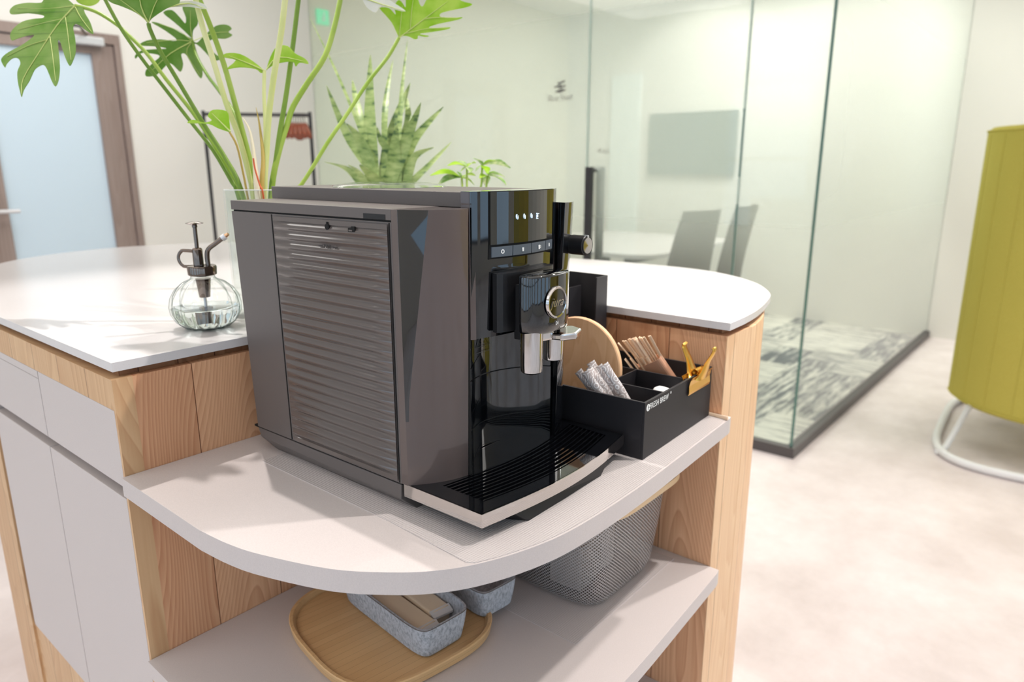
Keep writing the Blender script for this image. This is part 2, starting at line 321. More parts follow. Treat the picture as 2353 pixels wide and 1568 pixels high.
def box(x0, x1, y0, y1, z0, z1, bm=None):
    bm = bm or BM(); vs = [bm.verts.new(p) for p in ((x0, y0, z0), (x1, y0, z0), (x1, y1, z0), (x0, y1, z0), (x0, y0, z1), (x1, y0, z1), (x1, y1, z1), (x0, y1, z1))]
    for f in ((3, 2, 1, 0), (4, 5, 6, 7), (0, 1, 5, 4), (1, 2, 6, 5), (2, 3, 7, 6), (3, 0, 4, 7)): bm.faces.new([vs[i] for i in f])
    return bm
def loft(rings, bm=None, cap=True, closed=True):
    """rings of equal point counts joined in order"""
    bm = bm or BM(); R_ = [[bm.verts.new(p) for p in r] for r in rings]; n = len(R_[0])
    for a, b in zip(R_, R_[1:]):
        for i in range(n if closed else n-1):
            j = (i+1) % n; bm.faces.new((a[i], a[j], b[j], b[i]))
    if cap:
        for ring, rev in ((R_[0], True), (R_[-1], False)):
            tri(bm, ring, rev)
    return bm
def tri(bm, ring, rev=False):
    t = tessellate_polygon([[v.co for v in ring]])
    for a, b, c in t:
        try: bm.faces.new((ring[a], ring[b], ring[c]))
        except ValueError: pass
def prism(outline, z0, z1, bm=None):
    bm = loft([[(x, y, z0) for x, y in outline], [(x, y, z1) for x, y in outline]], bm); bmesh.ops.recalc_face_normals(bm, faces=bm.faces); return bm
def lathe(prof, seg=32, c=(0, 0, 0), bm=None, axis='Z', cap=True, rib=0, nr=0):
    bm = bm or BM(); rings = []
    for r, z in prof:
        ring = []
        for i in range(seg):
            a = 2*PI*i/seg; rr = r*(1+rib*math.cos(nr*a)) if r > .02 else r
            x, y = rr*math.cos(a), rr*math.sin(a)
            p = (x, y, z) if axis == 'Z' else ((x, z, y) if axis == 'Y' else (z, x, y))
            ring.append((p[0]+c[0], p[1]+c[1], p[2]+c[2]))
        rings.append(ring)
    b = BM(); loft(rings, b, cap); bmesh.ops.recalc_face_normals(b, faces=b.faces)
    me = bpy.data.meshes.new('t'); b.to_mesh(me); b.free(); bm.from_mesh(me); bpy.data.meshes.remove(me); return bm
def smooth_path(pts, k=4):
    P = [Vector(p) for p in pts]; out = []
    if len(P) < 3: return P
    for i in range(len(P)-1):
        p0, p1, p2, p3 = P[max(i-1, 0)], P[i], P[i+1], P[min(i+2, len(P)-1)]
        for s in range(k):
            t = s/k; out.append(.5*((2*p1)+(-p0+p2)*t+(2*p0-5*p1+4*p2-p3)*t*t+(-p0+3*p1-3*p2+p3)*t**3))
    out.append(P[-1]); return out
def tube(pts, r, seg=8, bm=None, r1=None, flat=1., closed=False, rf=None):
    bm = bm or BM(); P = [Vector(p) for p in pts]; rings = []; up = Vector((0, 0, 1)); prev = None
    n = len(P)
    for i, p in enumerate(P):
        if closed: d = P[(i+1) % n]-P[i-1]
        else: d = P[min(i+1, n-1)]-P[max(i-1, 0)]
        d.normalize()
        if prev is None: a = d.cross(up) if abs(d.dot(up)) < .95 else d.cross(Vector((1, 0, 0)))
        else: a = prev-d*prev.dot(d)
        a.normalize(); prev = a; b = d.cross(a)
        rr = rf(i/(n-1)) if rf else (r+(((r1 if r1 is not None else r)-r)*i/max(n-1, 1)))
        rings.append([tuple(p+a*rr*math.cos(2*PI*k/seg)+b*rr*flat*math.sin(2*PI*k/seg)) for k in range(seg)])
    if closed: rings.append(rings[0])
    b2 = BM(); loft(rings, b2, not closed); bmesh.ops.remove_doubles(b2, verts=b2.verts, dist=1e-7); bmesh.ops.recalc_face_normals(b2, faces=b2.faces)
    me = bpy.data.meshes.new('t'); b2.to_mesh(me); b2.free(); bm.from_mesh(me); bpy.data.meshes.remove(me); return bm
def xf(bm, mtx): bmesh.ops.transform(bm, matrix=mtx, verts=bm.verts); return bm
def supell(cx, cy, a, b, n=4, seg=48, rot=0):
    o = []
    for i in range(seg):
        t = 2*PI*i/seg; c, s = math.cos(t), math.sin(t)
        x = a*math.copysign(abs(c)**(2/n), c); y = b*math.copysign(abs(s)**(2/n), s)
        o.append((cx+x*math.cos(rot)-y*math.sin(rot), cy+x*math.sin(rot)+y*math.cos(rot)))
    return o
def text(body, size, m, parent, loc, rot, name='lettering', extrude=.0001, shear=0, align='CENTER', sx=1.):
    cu = bpy.data.curves.new(name, 'FONT'); cu.body = body; cu.size = size; cu.extrude = extrude; cu.align_x = align; cu.align_y = 'CENTER'; cu.shear = shear
    t = bpy.data.objects.new(name, cu); C.objects.link(t); dg = bpy.context.evaluated_depsgraph_get()
    me = bpy.data.meshes.new_from_object(t.evaluated_get(dg)); bpy.data.objects.remove(t)
    o = bpy.data.objects.new(name, me); C.objects.link(o); me.materials.clear(); me.materials.append(M[m]); o.parent = parent; o.location = loc; o.rotation_euler = rot; o.scale = (sx, 1, 1); return o

def wobj(name, bm, m, parent, **k):
    """part given in world coordinates under a thing whose Empty sits at its base"""
    o = obj(name, bm, m, parent, **k); o.matrix_parent_inverse = Matrix.LocRotScale(parent.location, parent.rotation_euler, None).inverted(); return o
def struct(name, bm, m, **k): return tag(obj(name, bm, m, **k), kind='structure')

# ================================================================== the room
XG, YG, YB, XB, CE = 3.212, .978, 4.549, 6.355, 2.8
struct('floor', box(-3.5, XB, -5, YB, -.1, 0), 'floor')
struct('ceiling', box(-3.5, XB+.1, -5, YB+.1, CE, CE+.1), 'ceil')
DX0, DX1, DZ = 1.04, 1.90, H+.73
bm = box(-3.5, DX0, YB, YB+.12, 0, CE); box(DX1, XG, YB, YB+.12, 0, CE, bm); box(DX0, DX1, YB, YB+.12, DZ, CE, bm)
struct('wall_back', bm, 'wall')
struct('wall_meeting_room', box(XG, XB, YB, YB+.12, 0, CE), 'wall_warm')
struct('wall_right', box(XB, XB+.1, -5, YB+.12, 0, CE), 'wall')
# left and rear sides of the office: deep window walls with mullions
def window_wall(name, wn, x0, x1, y0, y1):
    bm = box(x0, x1, y0, y1, 0, .45); box(x0, x1, y0, y1, 2.45, CE, bm)
    L = max(x1-x0, y1-y0); n = int(L/1.5)
    for i in range(n+1):
        t = i/n
        if x1-x0 > y1-y0: c = x0+(x1-x0)*t; box(max(x0, c-.22), min(x1, c+.22), y0, y1, .45, 2.45, bm)
        else: c = y0+(y1-y0)*t; box(x0, x1, max(y0, c-.22), min(y1, c+.22), .45, 2.45, bm)
    struct(name, bm, 'wall')
    f = BM()
    for i in range(n):
        for zz in (.45, 1.4, 2.40):
            t0, t1 = (i+.0)/n, (i+1.)/n
            if x1-x0 > y1-y0: box(x0+(x1-x0)*t0, x0+(x1-x0)*t1, y0+.02, y1-.02, zz, zz+.05, f)
            else: box(x0+.02, x1-.02, y0+(y1-y0)*t0, y0+(y1-y0)*t1, zz, zz+.05, f)
    struct(wn, f, 'frame_dark')
window_wall('wall_left', 'window_1', -3.62, -3.5, -5, YB)
window_wall('wall_front', 'window_2', -3.5, XB, -5.12, -5)

# door in the back wall
YD = YB-.012
fr = box(DX0, DX1, YD, YB+.1, DZ-.055, DZ); box(DX0, DX0+.05, YD, YB+.1, 0, DZ-.055, fr); box(DX1-.035, DX1, YD, YB+.1, 0, DZ-.055, fr)
dr = struct('door_1', fr, 'taupe', bev=.003)
lf = box(DX0+.053, DX0+.18, YD+.014, YB+.05, .02, DZ-.06); box(1.745, DX1-.038, YD+.014, YB+.05, .02, DZ-.06, lf)
box(DX0+.18, 1.745, YD+.014, YB+.05, H+.615, DZ-.06, lf); box(DX0+.18, 1.745, YD+.014, YB+.05, .02, .22, lf)
obj('door_leaf', lf, 'taupe', dr, bev=.003)
obj('frosted_pane', box(DX0+.18, 1.745, YD+.035, YB+.03, .22, H+.615), 'bluepane', dr)
obj('door_closer', box(1.55, 1.80, YD-.04, YD+.014, H+.655, H+.70), 'silver', dr, bev=.006)
obj('closer_arm', tube([(1.72, YD-.02, H+.70), (1.66, YD-.10, H+.735), (1.60, YD-.02, H+.75)], .009), 'gunmetal', dr)
obj('door_handle', tube([(1.13, YD+.014, H-.235), (1.13, YD-.045, H-.235), (1.255, YD-.045, H-.235)], .011), 'silver', dr)

# glass meeting room
def pane(name, x0, x1, y0, y1, z0=.05, z1=CE):
    o = struct(name, box(x0, x1, y0, y1, z0, z1), 'pane'); return o
g = .0035
pane('window_3', XG-.005, XG+.005, 2.164+g, YB); p2 = pane('door_2', XG-.005, XG+.005, 1.3255+g, 2.164-g); pane('window_4', XG-.005, XG+.005, YG+.005, 1.3255-g)
pane('window_5', XG+.008, XB, YG-.005, YG+.005)
e = box(XG-.0055, XG+.0055, 2.164-g, 2.164+g, .05, CE); struct('trim_1', e, 'edge_l')
struct('trim_2', box(XG-.0055, XG+.0055, 1.3255-g, 1.3255+g, .05, CE), 'edge_l')
struct('trim_4', box(XG-.0062, XG-.0055, 1.3255-g, 1.3255+g, H-.05, H+.25), 'edge')
struct('trim_5', box(XG-.0062, XG-.0055, 1.3255-g, 1.3255+g, .05, H-.17), 'edge')
struct('trim_3', box(XG-.006, XG+.006, YG-.006, YG+.004, .05, CE), 'edge')
ch = box(XG-.022, XG+.022, YG+.022, YB, 0, .05); box(XG-.022, XB, YG-.022, YG+.022, 0, .05, ch)
struct('baseboard_glass', ch, 'frame_dark')
struct('floor_carpet', box(XG+.022, XB, YG+.022, YB, 0, .012), 'carpet')
for s in (-1, 1):
    hb = tube([(XG+s*.005, 2.112, H-.02), (XG+s*.055, 2.112, H-.02)], .012, 4); tube([(XG+s*.005, 2.112, .45), (XG+s*.055, 2.112, .45)], .012, 4, hb)
    box(XG+s*.055-.014, XG+s*.055+.014, 2.094, 2.130, .42, H-.005, hb); obj('door_handle', hb, 'black', p2)
lg = BM()
for k, (dx, dz) in enumerate(((.012, .02), (-.012, .007), (.012, -.004), (-.010, -.018), (.008, -.024))):
    box(XG-.0075, XG-.0055, 2.345-dx-.024, 2.345-dx+.024, H+.405+dz, H+.405+dz+.008, lg)
xf(lg, Matrix.Translation((0, 2.345, H+.405)) @ Matrix.Rotation(R(-12), 4, 'X') @ Matrix.Translation((0, -2.345, -H-.405)))
lo = tag(obj('glass_logo', lg, 'frame_dark'), 'small dark striped logo decal on the glass wall', 'logo'); lo.location = (0, 0, 0)
text('Blue Field', .042, 'print_g', lo, (XG-.0062, 2.345, H+.352), (R(90), 0, R(-90)), 'logo_lettering')
pl = tag(text('PULL', .034, 'print_g', None, (XG-.0062, 2.06, H+.074), (R(90), 0, R(-90)), 'door_lettering'), 'tiny faded PULL lettering on the glass door', 'lettering')

# things in the meeting room
tv = thing('wall_screen', 'large dim screen on the meeting room wall seen through frosted glass', 'screen', (XB, 3.1, H+.2))
wobj('screen_panel', box(XB-.05, XB-.008, 2.67, 3.54, H-.08, H+.485), 'tv', tv, bev=.004)
wobj('wall_bracket', box(XB-.009, XB, 2.95, 3.25, H+.1, H+.3), 'black', tv)
tag(obj('white_board', box(XB-.022, XB-.001, 3.67, 4.0, .5, H+.87), 'paleboard', bev=.003), 'tall narrow pale board on the meeting room wall left of the screen', 'board')
tb = thing('meeting_table', 'large white meeting table behind the frosted glass', 'table', (5.1, 3.1, .012))
wobj('tabletop', prism(supell(5.15, 3.12, .80, .72, 8, 48), .69, .72), 'quartz', tb, bev=.003)
for x in (4.6, 5.7):
    for y in (2.7, 3.6): wobj('leg', box(x-.03, x+.03, y-.03, y+.03, .012, .69), 'black', tb, bev=.003)
wobj('rail', box(4.6, 5.7, 2.68, 2.72, .62, .69), 'black', tb)
def chair(x, y, rz, label):
    t = thing('meeting_chair', label, 'chair', (x, y, .012), rz, 'grey shell chairs around the meeting table')
    s = loft([[(-.22, -.2, .44), (.22, -.2, .44), (.24, .2, .45), (-.24, .2, .45)], [(-.22, -.2, .46), (.22, -.2, .46), (.24, .2, .475), (-.24, .2, .475)]])
    bmesh.ops.recalc_face_normals(s, faces=s.faces); obj('seat', s, 'chairc', t, bev=.01)
    rg = []
    for k in range(9):
        z = .46+.6*k/8; wd = .235-.05*(k/8)**2; yy = -.2-.10*(k/8)**1.5; th = .012
        rg.append([(-wd, yy+.05, z), (-wd*.5, yy, z), (wd*.5, yy, z), (wd, yy+.05, z), (wd, yy+.05-th*2, z), (wd*.5, yy-th*2, z), (-wd*.5, yy-th*2, z), (-wd, yy+.05-th*2, z)])
    b = loft(rg); bmesh.ops.recalc_face_normals(b, faces=b.faces); obj('backrest', b, 'chairc', t, smooth=True)
    for sx_, sy_ in ((-1, -1), (1, -1), (-1, 1), (1, 1)): obj('leg', tube([(sx_*.14, sy_*.12, .44), (sx_*.22, sy_*.22, 0)], .012, 6), 'white_metal', t)
    return t
chair(4.10, 2.15, R(-8), 'grey high-backed chair at the near corner of the meeting table, left of the two')
chair(4.72, 2.16, R(6), 'grey high-backed chair by the meeting table, right of the two')
sg = thing('sign_reflection', 'blurred green and white exit sign reflection, built as a plate behind the glass', 'sign', (3.32, YB, H+1.03))  # a sign's reflection in the glass, built as a glowing plate
wobj('sign_plate', box(3.27, 3.37, YB-.015, YB, H+.985, H+1.085), 'sign', sg)
rn = BM(); tube([(3.325, YB-.0165, H+1.05), (3.318, YB-.0165, H+1.03), (3.31, YB-.0165, H+1.005)], .004, 6, rn); tube([(3.318, YB-.0165, H+1.03), (3.335, YB-.0165, H+1.01)], .004, 6, rn); tube([(3.322, YB-.0165, H+1.045), (3.34, YB-.0165, H+1.035)], .003, 6, rn)
lathe([(0.001, -.002), (.006, -.002), (.006, .002), (.001, .002)], 12, (3.328, YB-.0165, H+1.06), rn, 'Y')
wobj('running_figure', rn, 'print_w', sg)

# garment rack with hangers against the back wall
ra, rb_ = Vector((2.265, 4.362, 0)), Vector((2.7525, 3.958, 0)); ZT = H+.31
rk = thing('garment_rack', 'thin black garment rack standing in front of the back wall', 'rack', (2.51, 4.16, 0))
dr_ = (rb_-ra).normalized(); nr_ = Vector((-dr_.y, dr_.x, 0))
for p in (ra, rb_):
    wobj('post', tube([(p.x, p.y, .02), (p.x, p.y, ZT+.02)], .011, 8), 'black', rk)
    a, b = p+nr_*.16, p-nr_*.2; wobj('foot', tube([(a.x, a.y, .012), (b.x, b.y, .012)], .012, 8), 'black', rk)
wobj('top_bar', tube([(ra.x, ra.y, ZT), (rb_.x, rb_.y, ZT)], .011, 8), 'black', rk)
wobj('low_bar', tube([(ra.x, ra.y, .2), (rb_.x, rb_.y, .2)], .009, 8), 'black', rk)
for k in range(7):
    p = ra.lerp(rb_, .80+.024*k); q = R(-14+5*k)
    hg = thing('coat_hanger', 'glossy brown hanger bunched with others at the right end of the rack', 'hanger', (p.x, p.y, ZT), math.atan2(dr_.y, dr_.x)+PI/2+q, 'brown hangers on the rack')
    obj('hook', tube([(0, 0, -.055), (0, 0, -.03), (.012, 0, -.018), (.016, 0, .004), (0, 0, .014), (-.014, 0, .004)], .002, 6), 'gunmetal', hg)
    obj('shoulder_bar', tube(smooth_path([(-.14, 0, -.135), (-.10, 0, -.105), (0, 0, -.058), (.10, 0, -.105), (.14, 0, -.135)]), .015, 8, flat=1.2), 'brown_hang', hg, smooth=True)
    obj('trouser_bar', tube([(-.135, 0, -.132), (.135, 0, -.132)], .005, 6), 'brown_hang', hg)

# mustard pod seats
def pod(x, y, rz, label):
    t = thing('pod_seat', label, 'seat', (x, y, 0), rz, 'mustard green pod seats')
    n = 60; Ro, th = .46, .05; rings = []
    for i in range(n+1):
        a = R(100+ (430-100)*i/n); c, s = math.cos(a), math.sin(a); a2 = (c, s)
        zb, zt = .20, 1.505; prof = [(Ro, zb+.02), (Ro, zt-.02), (Ro-.02, zt), (Ro-th+.01, zt), (Ro-th, zt-.02), (Ro-th, zb+.02), (Ro-.02, zb)]
        rings.append([(r*c, r*s, z) for r, z in prof])
    b = loft(rings); bmesh.ops.recalc_face_normals(b, faces=b.faces); o = obj('shell', b, 'olive', t, smooth=True)
    for zz in (.222, 1.487):
        obj('piping', tube([((Ro+.001)*math.cos(R(100+330*i/60)), (Ro+.001)*math.sin(R(100+330*i/60)), zz) for i in range(61)], .005, 6), 'olive', t, smooth=True)
    st = BM()
    for a in range(110, 430, 16): tube([((Ro+.0005)*math.cos(R(a)), (Ro+.0005)*math.sin(R(a)), .24), ((Ro+.0005)*math.cos(R(a)), (Ro+.0005)*math.sin(R(a)), 1.47)], .0015, 5, st)
    obj('stitching', st, 'olive', t)
    obj('seat_cushion', prism(supell(0, 0, .395, .395, 2, 40), .36, .46), 'olive', t, bev=.02)
    ring = supell(0, 0, .62, .46, 4.2, 56)
    obj('sled_base', tube([(a, b, .019) for a, b in ring], .019, 10, closed=True), 'white_metal', t, smooth=True)
    for sx_, sy_ in ((-1, 1), (-1, -1), (1, 1), (1, -1)):
        obj('leg', tube(smooth_path([(sx_*.50, sy_*.43, .018), (sx_*.44, sy_*.40, .03), (sx_*.30, sy_*.345, .19), (sx_*.27, sy_*.32, .23)]), .014, 8), 'white_metal', t, smooth=True)
    return t
pod(4.20, .05, R(3), 'mustard green high-backed pod seat on a white tube base at the right')

pod(3.05, -1.75, R(3), 'second mustard green pod seat, unseen at the right, added for the coffee machine display to mirror')  # unseen pod, added to give the display something olive to reflect

# ================================================================== island
ZCT, ZCB, ZWT = H-.2287, H-.2405, H-.2502
X0, Y0, XR = .3133, .8887, 1.003
def rnd_corner(pts, k=6): return [(p.x, p.y) for p in smooth_path([(x, y, 0) for x, y in pts], k)]
far = rnd_corner([(X0, 1.38), (.335, 1.62), (.40, 1.86), (.512, 2.04), (.62, 2.13), (.754, 2.18), (.86, 2.185), (.96, 2.155), (1.127, 2.07), (1.25, 1.9), (1.34, 1.6), (1.42, 1.30), (1.475, 1.05), (1.50, .90), (1.505, .74), (1.475, .63), (1.40, .53), (1.30, .462), (1.22, .436), (1.13, .418), (1.06, .411)])
top = [(X0+.002, Y0-.001)]+far+[(XR-.003, .4096), (XR-.003, Y0-.001)]
tag(obj('countertop', prism(top, ZCB, ZCT), 'quartz', bev=.0012), 'white speckled stone countertop with a rounded end, over the wooden island', 'countertop')
def inset(poly, d):
    n = len(poly); out = []
    for i in range(n):
        p, a, b = Vector(poly[i]), Vector(poly[i-1]), Vector(poly[(i+1) % n])
        t1 = (p-a).normalized(); t2 = (b-p).normalized(); n1 = Vector((-t1.y, t1.x)); n2 = Vector((-t2.y, t2.x))
        s = (n1+n2); s = s/max(s.dot(n1), .3) if s.length > .01 else n1; out.append(tuple(p-s*(-d)*-1))
    return out
isl = thing('kitchen_island', 'pale larch-clad kitchen island with a stepped shelf nook at its near corner', 'island', (.9, 1.3, 0))
# body outline: plank faces flush at the nook, set in a little round the far side
def body_outline(d, left):
    pts = [(left, Y0+(.0 if d < .01 else d))]
    cx, cy = .9, 1.25
    for x, y in far[4:]:
        v = Vector((x-cx, y-cy)); L = v.length; v = v*(L-d-.008)/L; q = (cx+v.x, max(cy+v.y, .4)); 
        if q[1] > Y0+.1 or q[0] > XR+.05: pts.append(q)
    pts = [p for p in pts if p[0] >= left-.001]
    yf = .415+d
    pts = [p for p in pts if not (p[1] < yf)]+[(XR+.09+d, yf), (XR+d, yf), (XR+d, Y0+(.0 if d < .01 else d))]
    return pts
bo = body_outline(0, X0+.024)
wobj('carcass', prism(bo, .04, ZWT), 'wood', isl)
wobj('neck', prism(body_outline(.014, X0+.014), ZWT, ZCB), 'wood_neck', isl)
wobj('plinth', prism(body_outline(.05, X0+.06), 0, .04), 'frame_dark', isl)
ep = box(XR, XR+.092, .4135, .4152, .04, ZWT-.0005); wobj('end_board', ep, 'wood_end', isl)
ep = loft([[(XR+.0935, .4135, z), (XR+.12, .4155, z), (XR+.16, .423, z), (XR+.20, .434, z), (XR+.235, .449, z), (XR+.235, .462, z), (XR+.15, .44, z), (XR+.0935, .43, z)] for z in (.04, ZWT-.0005)])
bmesh.ops.recalc_face_normals(ep, faces=ep.faces); wobj('end_board', ep, 'wood_end', isl, bev=.0015)
# cladding on the left face around the cabinets
ZD, ZS0, ZS1, ZB_ = H-.290, H-.3925, H-.4085, H-.8355
wobj('top_board', box(X0, X0+.024, Y0, 1.56, ZD, ZWT), 'wood_side', isl)
wobj('corner_post', box(X0, X0+.024, Y0, Y0+.0052, .04, ZD), 'wood_side', isl)
wobj('left_post', box(X0, X0+.024, 1.445, 1.56, .04, ZD), 'wood_side', isl)
wobj('bottom_board', box(X0+.004, X0+.024, Y0+.0052, 1.445, .04, ZB_-.003), 'wood_side', isl)
wobj('end_panel', box(X0+.024, X0+.3, 1.535, 1.56, .04, ZWT), 'wood_side', isl)
for k, (ya, yb, nm) in enumerate(((Y0+.0056, 1.1635, 'right'), (1.1645, 1.430, 'left'))):
    cu = thing('cabinet_unit', 'grey drawer over door unit in the island side, the %s one' % ('near, right-hand' if k == 0 else 'far, left-hand'), 'cabinet', (X0+.012, (ya+yb)/2, ZB_), 0, 'grey cabinet units in the island side')
    gp = .0009
    wobj('drawer', box(X0, X0+.018, ya+(0 if k == 0 else gp), yb-gp, ZS0, ZD-.0004 if k == 0 else ZD-.0125), 'grey_lam', cu, bev=.0006)
    if k: wobj('top_strip', box(X0, X0+.018, ya, yb, ZD-.0115, ZD-.0004), 'grey_lam', cu)
    wobj('door', box(X0, X0+.018, ya+gp, yb-gp-(.006 if k else 0), ZB_, ZS1), 'grey_lam', cu, bev=.0006)
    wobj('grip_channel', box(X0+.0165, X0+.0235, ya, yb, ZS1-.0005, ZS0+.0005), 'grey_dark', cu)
    if k: wobj('side_strip', box(X0+.0005, X0+.018, yb-.0055, yb, ZB_, ZD-.0125), 'grey_lam', cu)

# shelves in the nook
sh = [(.3085, Y0-.0008), (.3078, .80), (.3070, .70)]+rnd_corner([(.3070, .69), (.3120, .64), (.3227, .5945), (.3514, .52), (.3849, .4706), (.4135, .441), (.4468, .4185), (.4922, .400), (.5487, .3870), (.6283, .3825), (.7313, .3836), (.8652, .390), (.992, .3965)], 5)
sh = sh+[(XR-.0008, .3985), (XR-.0008, Y0-.0008)]
def shelf(z, label, poly):
    o = prism(poly, z-.0245, z); return tag(obj('nook_shelf', o, 'grey_lam', bev=.0006), label, 'shelf', 'grey shelves in the island nook')
ZS = H-.375; Z2 = H-.639; Z3 = H-.903
shelf(ZS, 'grey rounded nook shelf carrying the coffee machine', sh)
shelf(Z2, 'grey nook shelf under the coffee machine, carrying the wooden tray and wire basket', sh)
shelf(Z3, 'lowest grey nook shelf, barely showing at the bottom of the photo', sh)
mt = [(.4481, .614), (.4483, .5443), (.4425, .4265)]+[p for p in sh if p[0] > .4425 and p[1] < .44 and p[0] < .99]
mt = [(x, y+(.0025 if y < .43 else 0)) for x, y in mt]+[(.985, .402), (.985, .80), (.4481, .80)]
tag(obj('clear_mat', prism(mt, ZS, ZS+.0008), 'mat'), 'clear dimpled non-slip mat under the coffee machine', 'mat')
tag(obj('clear_mat', prism([(.70, .47), (.985, .47), (.985, .86), (.70, .86)], Z2, Z2+.0008), 'mat'), 'clear dimpled non-slip mat under the wire basket', 'mat')

# ================================================================== coffee machine
TZ = .0008
cm = thing('coffee_machine', 'large dark brown bean-to-cup coffee machine on the grey shelf', 'coffee machine', (.4755, .5568, ZS+TZ), R(.99))
W_ = .283; RB = .302
def P_(name, bm, m, parent=cm, **k): return obj(name, bm, m, parent, **k)
# body between the wings; rear leans in towards the base
def yz_prism(pts, x0, x1):
    b = loft([[(x0, y, z) for y, z in pts], [(x1, y, z) for y, z in pts]]); bmesh.ops.recalc_face_normals(b, faces=b.faces); return b
P_('body', yz_prism([(.0, .031), (.0, .3187), (RB, .3187), (.286, .031)], .0, W_), 'shell', bev=.0006)
sk = loft([[(.012, -.010, 0), (W_-.012, -.010, 0), (W_-.012, .262, 0), (.012, .262, 0)], [(0, .002, .012), (W_, .002, .012), (W_, .280, .018), (0, .280, .018)], [(0, .001, .0296), (W_, .001, .0296), (W_, .2855, .0296), (0, .2855, .0296)]])
bmesh.ops.recalc_face_normals(sk, faces=sk.faces); P_('base', sk, 'shell', bev=.0008)
P_('seam_line', box(.0012, W_-.0012, .001, RB-.006, .0290, .0315), 'gap')
P_('seam_line', box(.0015, W_-.0015, .001, RB-.003, .3180, .3210), 'gap')
P_('wing_lid', box(0, W_, .0, RB+.0006, .3205, .332), 'shell', bev=.0008)
P_('grip_recess', box(-.0003, .002, .0085, .043, .3208, .3262), 'matblack')
# water tank with ribs
def tank(x, s):
    ya, yb, za, zb = .0045, .2035, .0335, .3165
    b = BM(); nz, ny = 416, 12; nr = 25
    rows = []
    for j in range(nz+1):
        z = za+(zb-za)*j/nz; row = []
        yr = yb-.0075*(1-(z-za)/(zb-za))*0+(.007*((z-za)/(zb-za)))-.003
        for i in range(ny+1):
            y = ya+(yr-ya)*i/ny; e = min(1, min(i, ny-i)/1.0); ez = 1 if 8 < j < nz-8 else 0
            rows_d = .0015*math.cos(2*PI*nr*(z-za)/(zb-za))*e*ez
            row.append(b.verts.new((x-s*(.0004+rows_d), y, z)))
        rows.append(row)
    for j in range(nz):
        for i in range(ny): b.faces.new((rows[j][i], rows[j][i+1], rows[j+1][i+1], rows[j+1][i]) if s > 0 else (rows[j+1][i], rows[j+1][i+1], rows[j][i+1], rows[j][i]))
    return b
wt = P_('water_tank', tank(-.0016, 1), 'smoke', smooth=True)
hol = lathe([(.0035, -.0035), (.0036, -.0022), (.001, -.0022)], 14, (0, .102, .3092), axis='X'); box(-.0030, -.002, .1005, .1035, .3125, .3145, hol)
obj('vent_hole', hol, 'gap', wt)
sl = box(-.0034, -.002, .0545, .0655, .3055, .3100); box(-.0034, -.002, .0545, .060, .310, .3118, sl)
obj('slot', sl, 'gap', wt)
obj('slot_tab', box(-.0042, -.0034, .058, .0635, .3066, .3082), 'shell', wt)
text('MAX', .0062, 'matblack', wt, (-.0028, .1035, .2874), (R(90), 0, R(-90)), 'fill_line_lettering')
fl = box(-.0030, -.0022, .1125, .120, .2870, .2877); box(-.0030, -.0022, .0870, .0945, .2870, .2877, fl); obj('fill_line', fl, 'matblack', wt)
P_('seam_line', box(-.0006, .0005, .0023, .0036, .032, .318), 'gap')
g1 = BM(); gg = loft([[(-.0006, .2060, .032), (.0005, .2060, .032), (.0005, .2074, .032), (-.0006, .2074, .032)], [(-.0006, .2118, .3180), (.0005, .2118, .3180), (.0005, .2132, .3180), (-.0006, .2132, .3180)]], g1); bmesh.ops.recalc_face_normals(g1, faces=g1.faces)
P_('seam_line', g1, 'gap')
# front wings
def wing(mir=False):
    mx = (lambda x: W_-x) if mir else (lambda x: x)
    lv = []
    for k in range(13):
        t = k/12; z = .0315+(.3318-.0315)*t
        s = max(0, (t-.30)/.70); 
        a = (.0-.001*t, -.0105); b_ = (.002+.0125*s, -.013-.0262*s); c_ = (.020+.010*s, -.0235-.0215*s*0-.018*s); d_ = (.0615-.002*t, -.0440-.0075*t)
        if mir: b_ = (.003+.006*s, -.0165-.018*s); c_ = (.024, -.036-.012*t); d_ = (.0615, -.050-.010*t); 
        pts = [(0, .0), a, b_]
        n = 7
        for i in range(1, n):                                  # gently bowed front panel
            u = i/n; px = b_[0]+(d_[0]-b_[0])*u; py = b_[1]+(d_[1]-b_[1])*u; 
            pts.append((px, py-.0055*math.sin(PI*u)*(1 if not mir else 1.3)))
        pts += [d_, (.0615, 0)]
        lv.append([(mx(x), y, z) for x, y in pts])
    b = loft(lv); bmesh.ops.recalc_face_normals(b, faces=b.faces); return b
lw = P_('front_wing', wing(), ['shell_hi', 'piano']); rw = P_('front_wing', wing(True), 'piano')
for p in lw.data.polygons:                                     # polished scoop down the outer corner
    if p.index < 12*11 and p.index % 11 == 1 and p.center.z > .10: p.material_index = 1
for o in (lw, rw):
    b = o.modifiers.new('bevel', 'BEVEL'); b.width = .0009; b.segments = 2; b.limit_method = 'ANGLE'; b.angle_limit = R(28)
    for p in o.data.polygons: p.use_smooth = True
    o.data.set_sharp_from_angle(angle=R(22))
P_('seam_line', box(.0612, .0650, -.046, 0, .0330, .3300), 'gap')
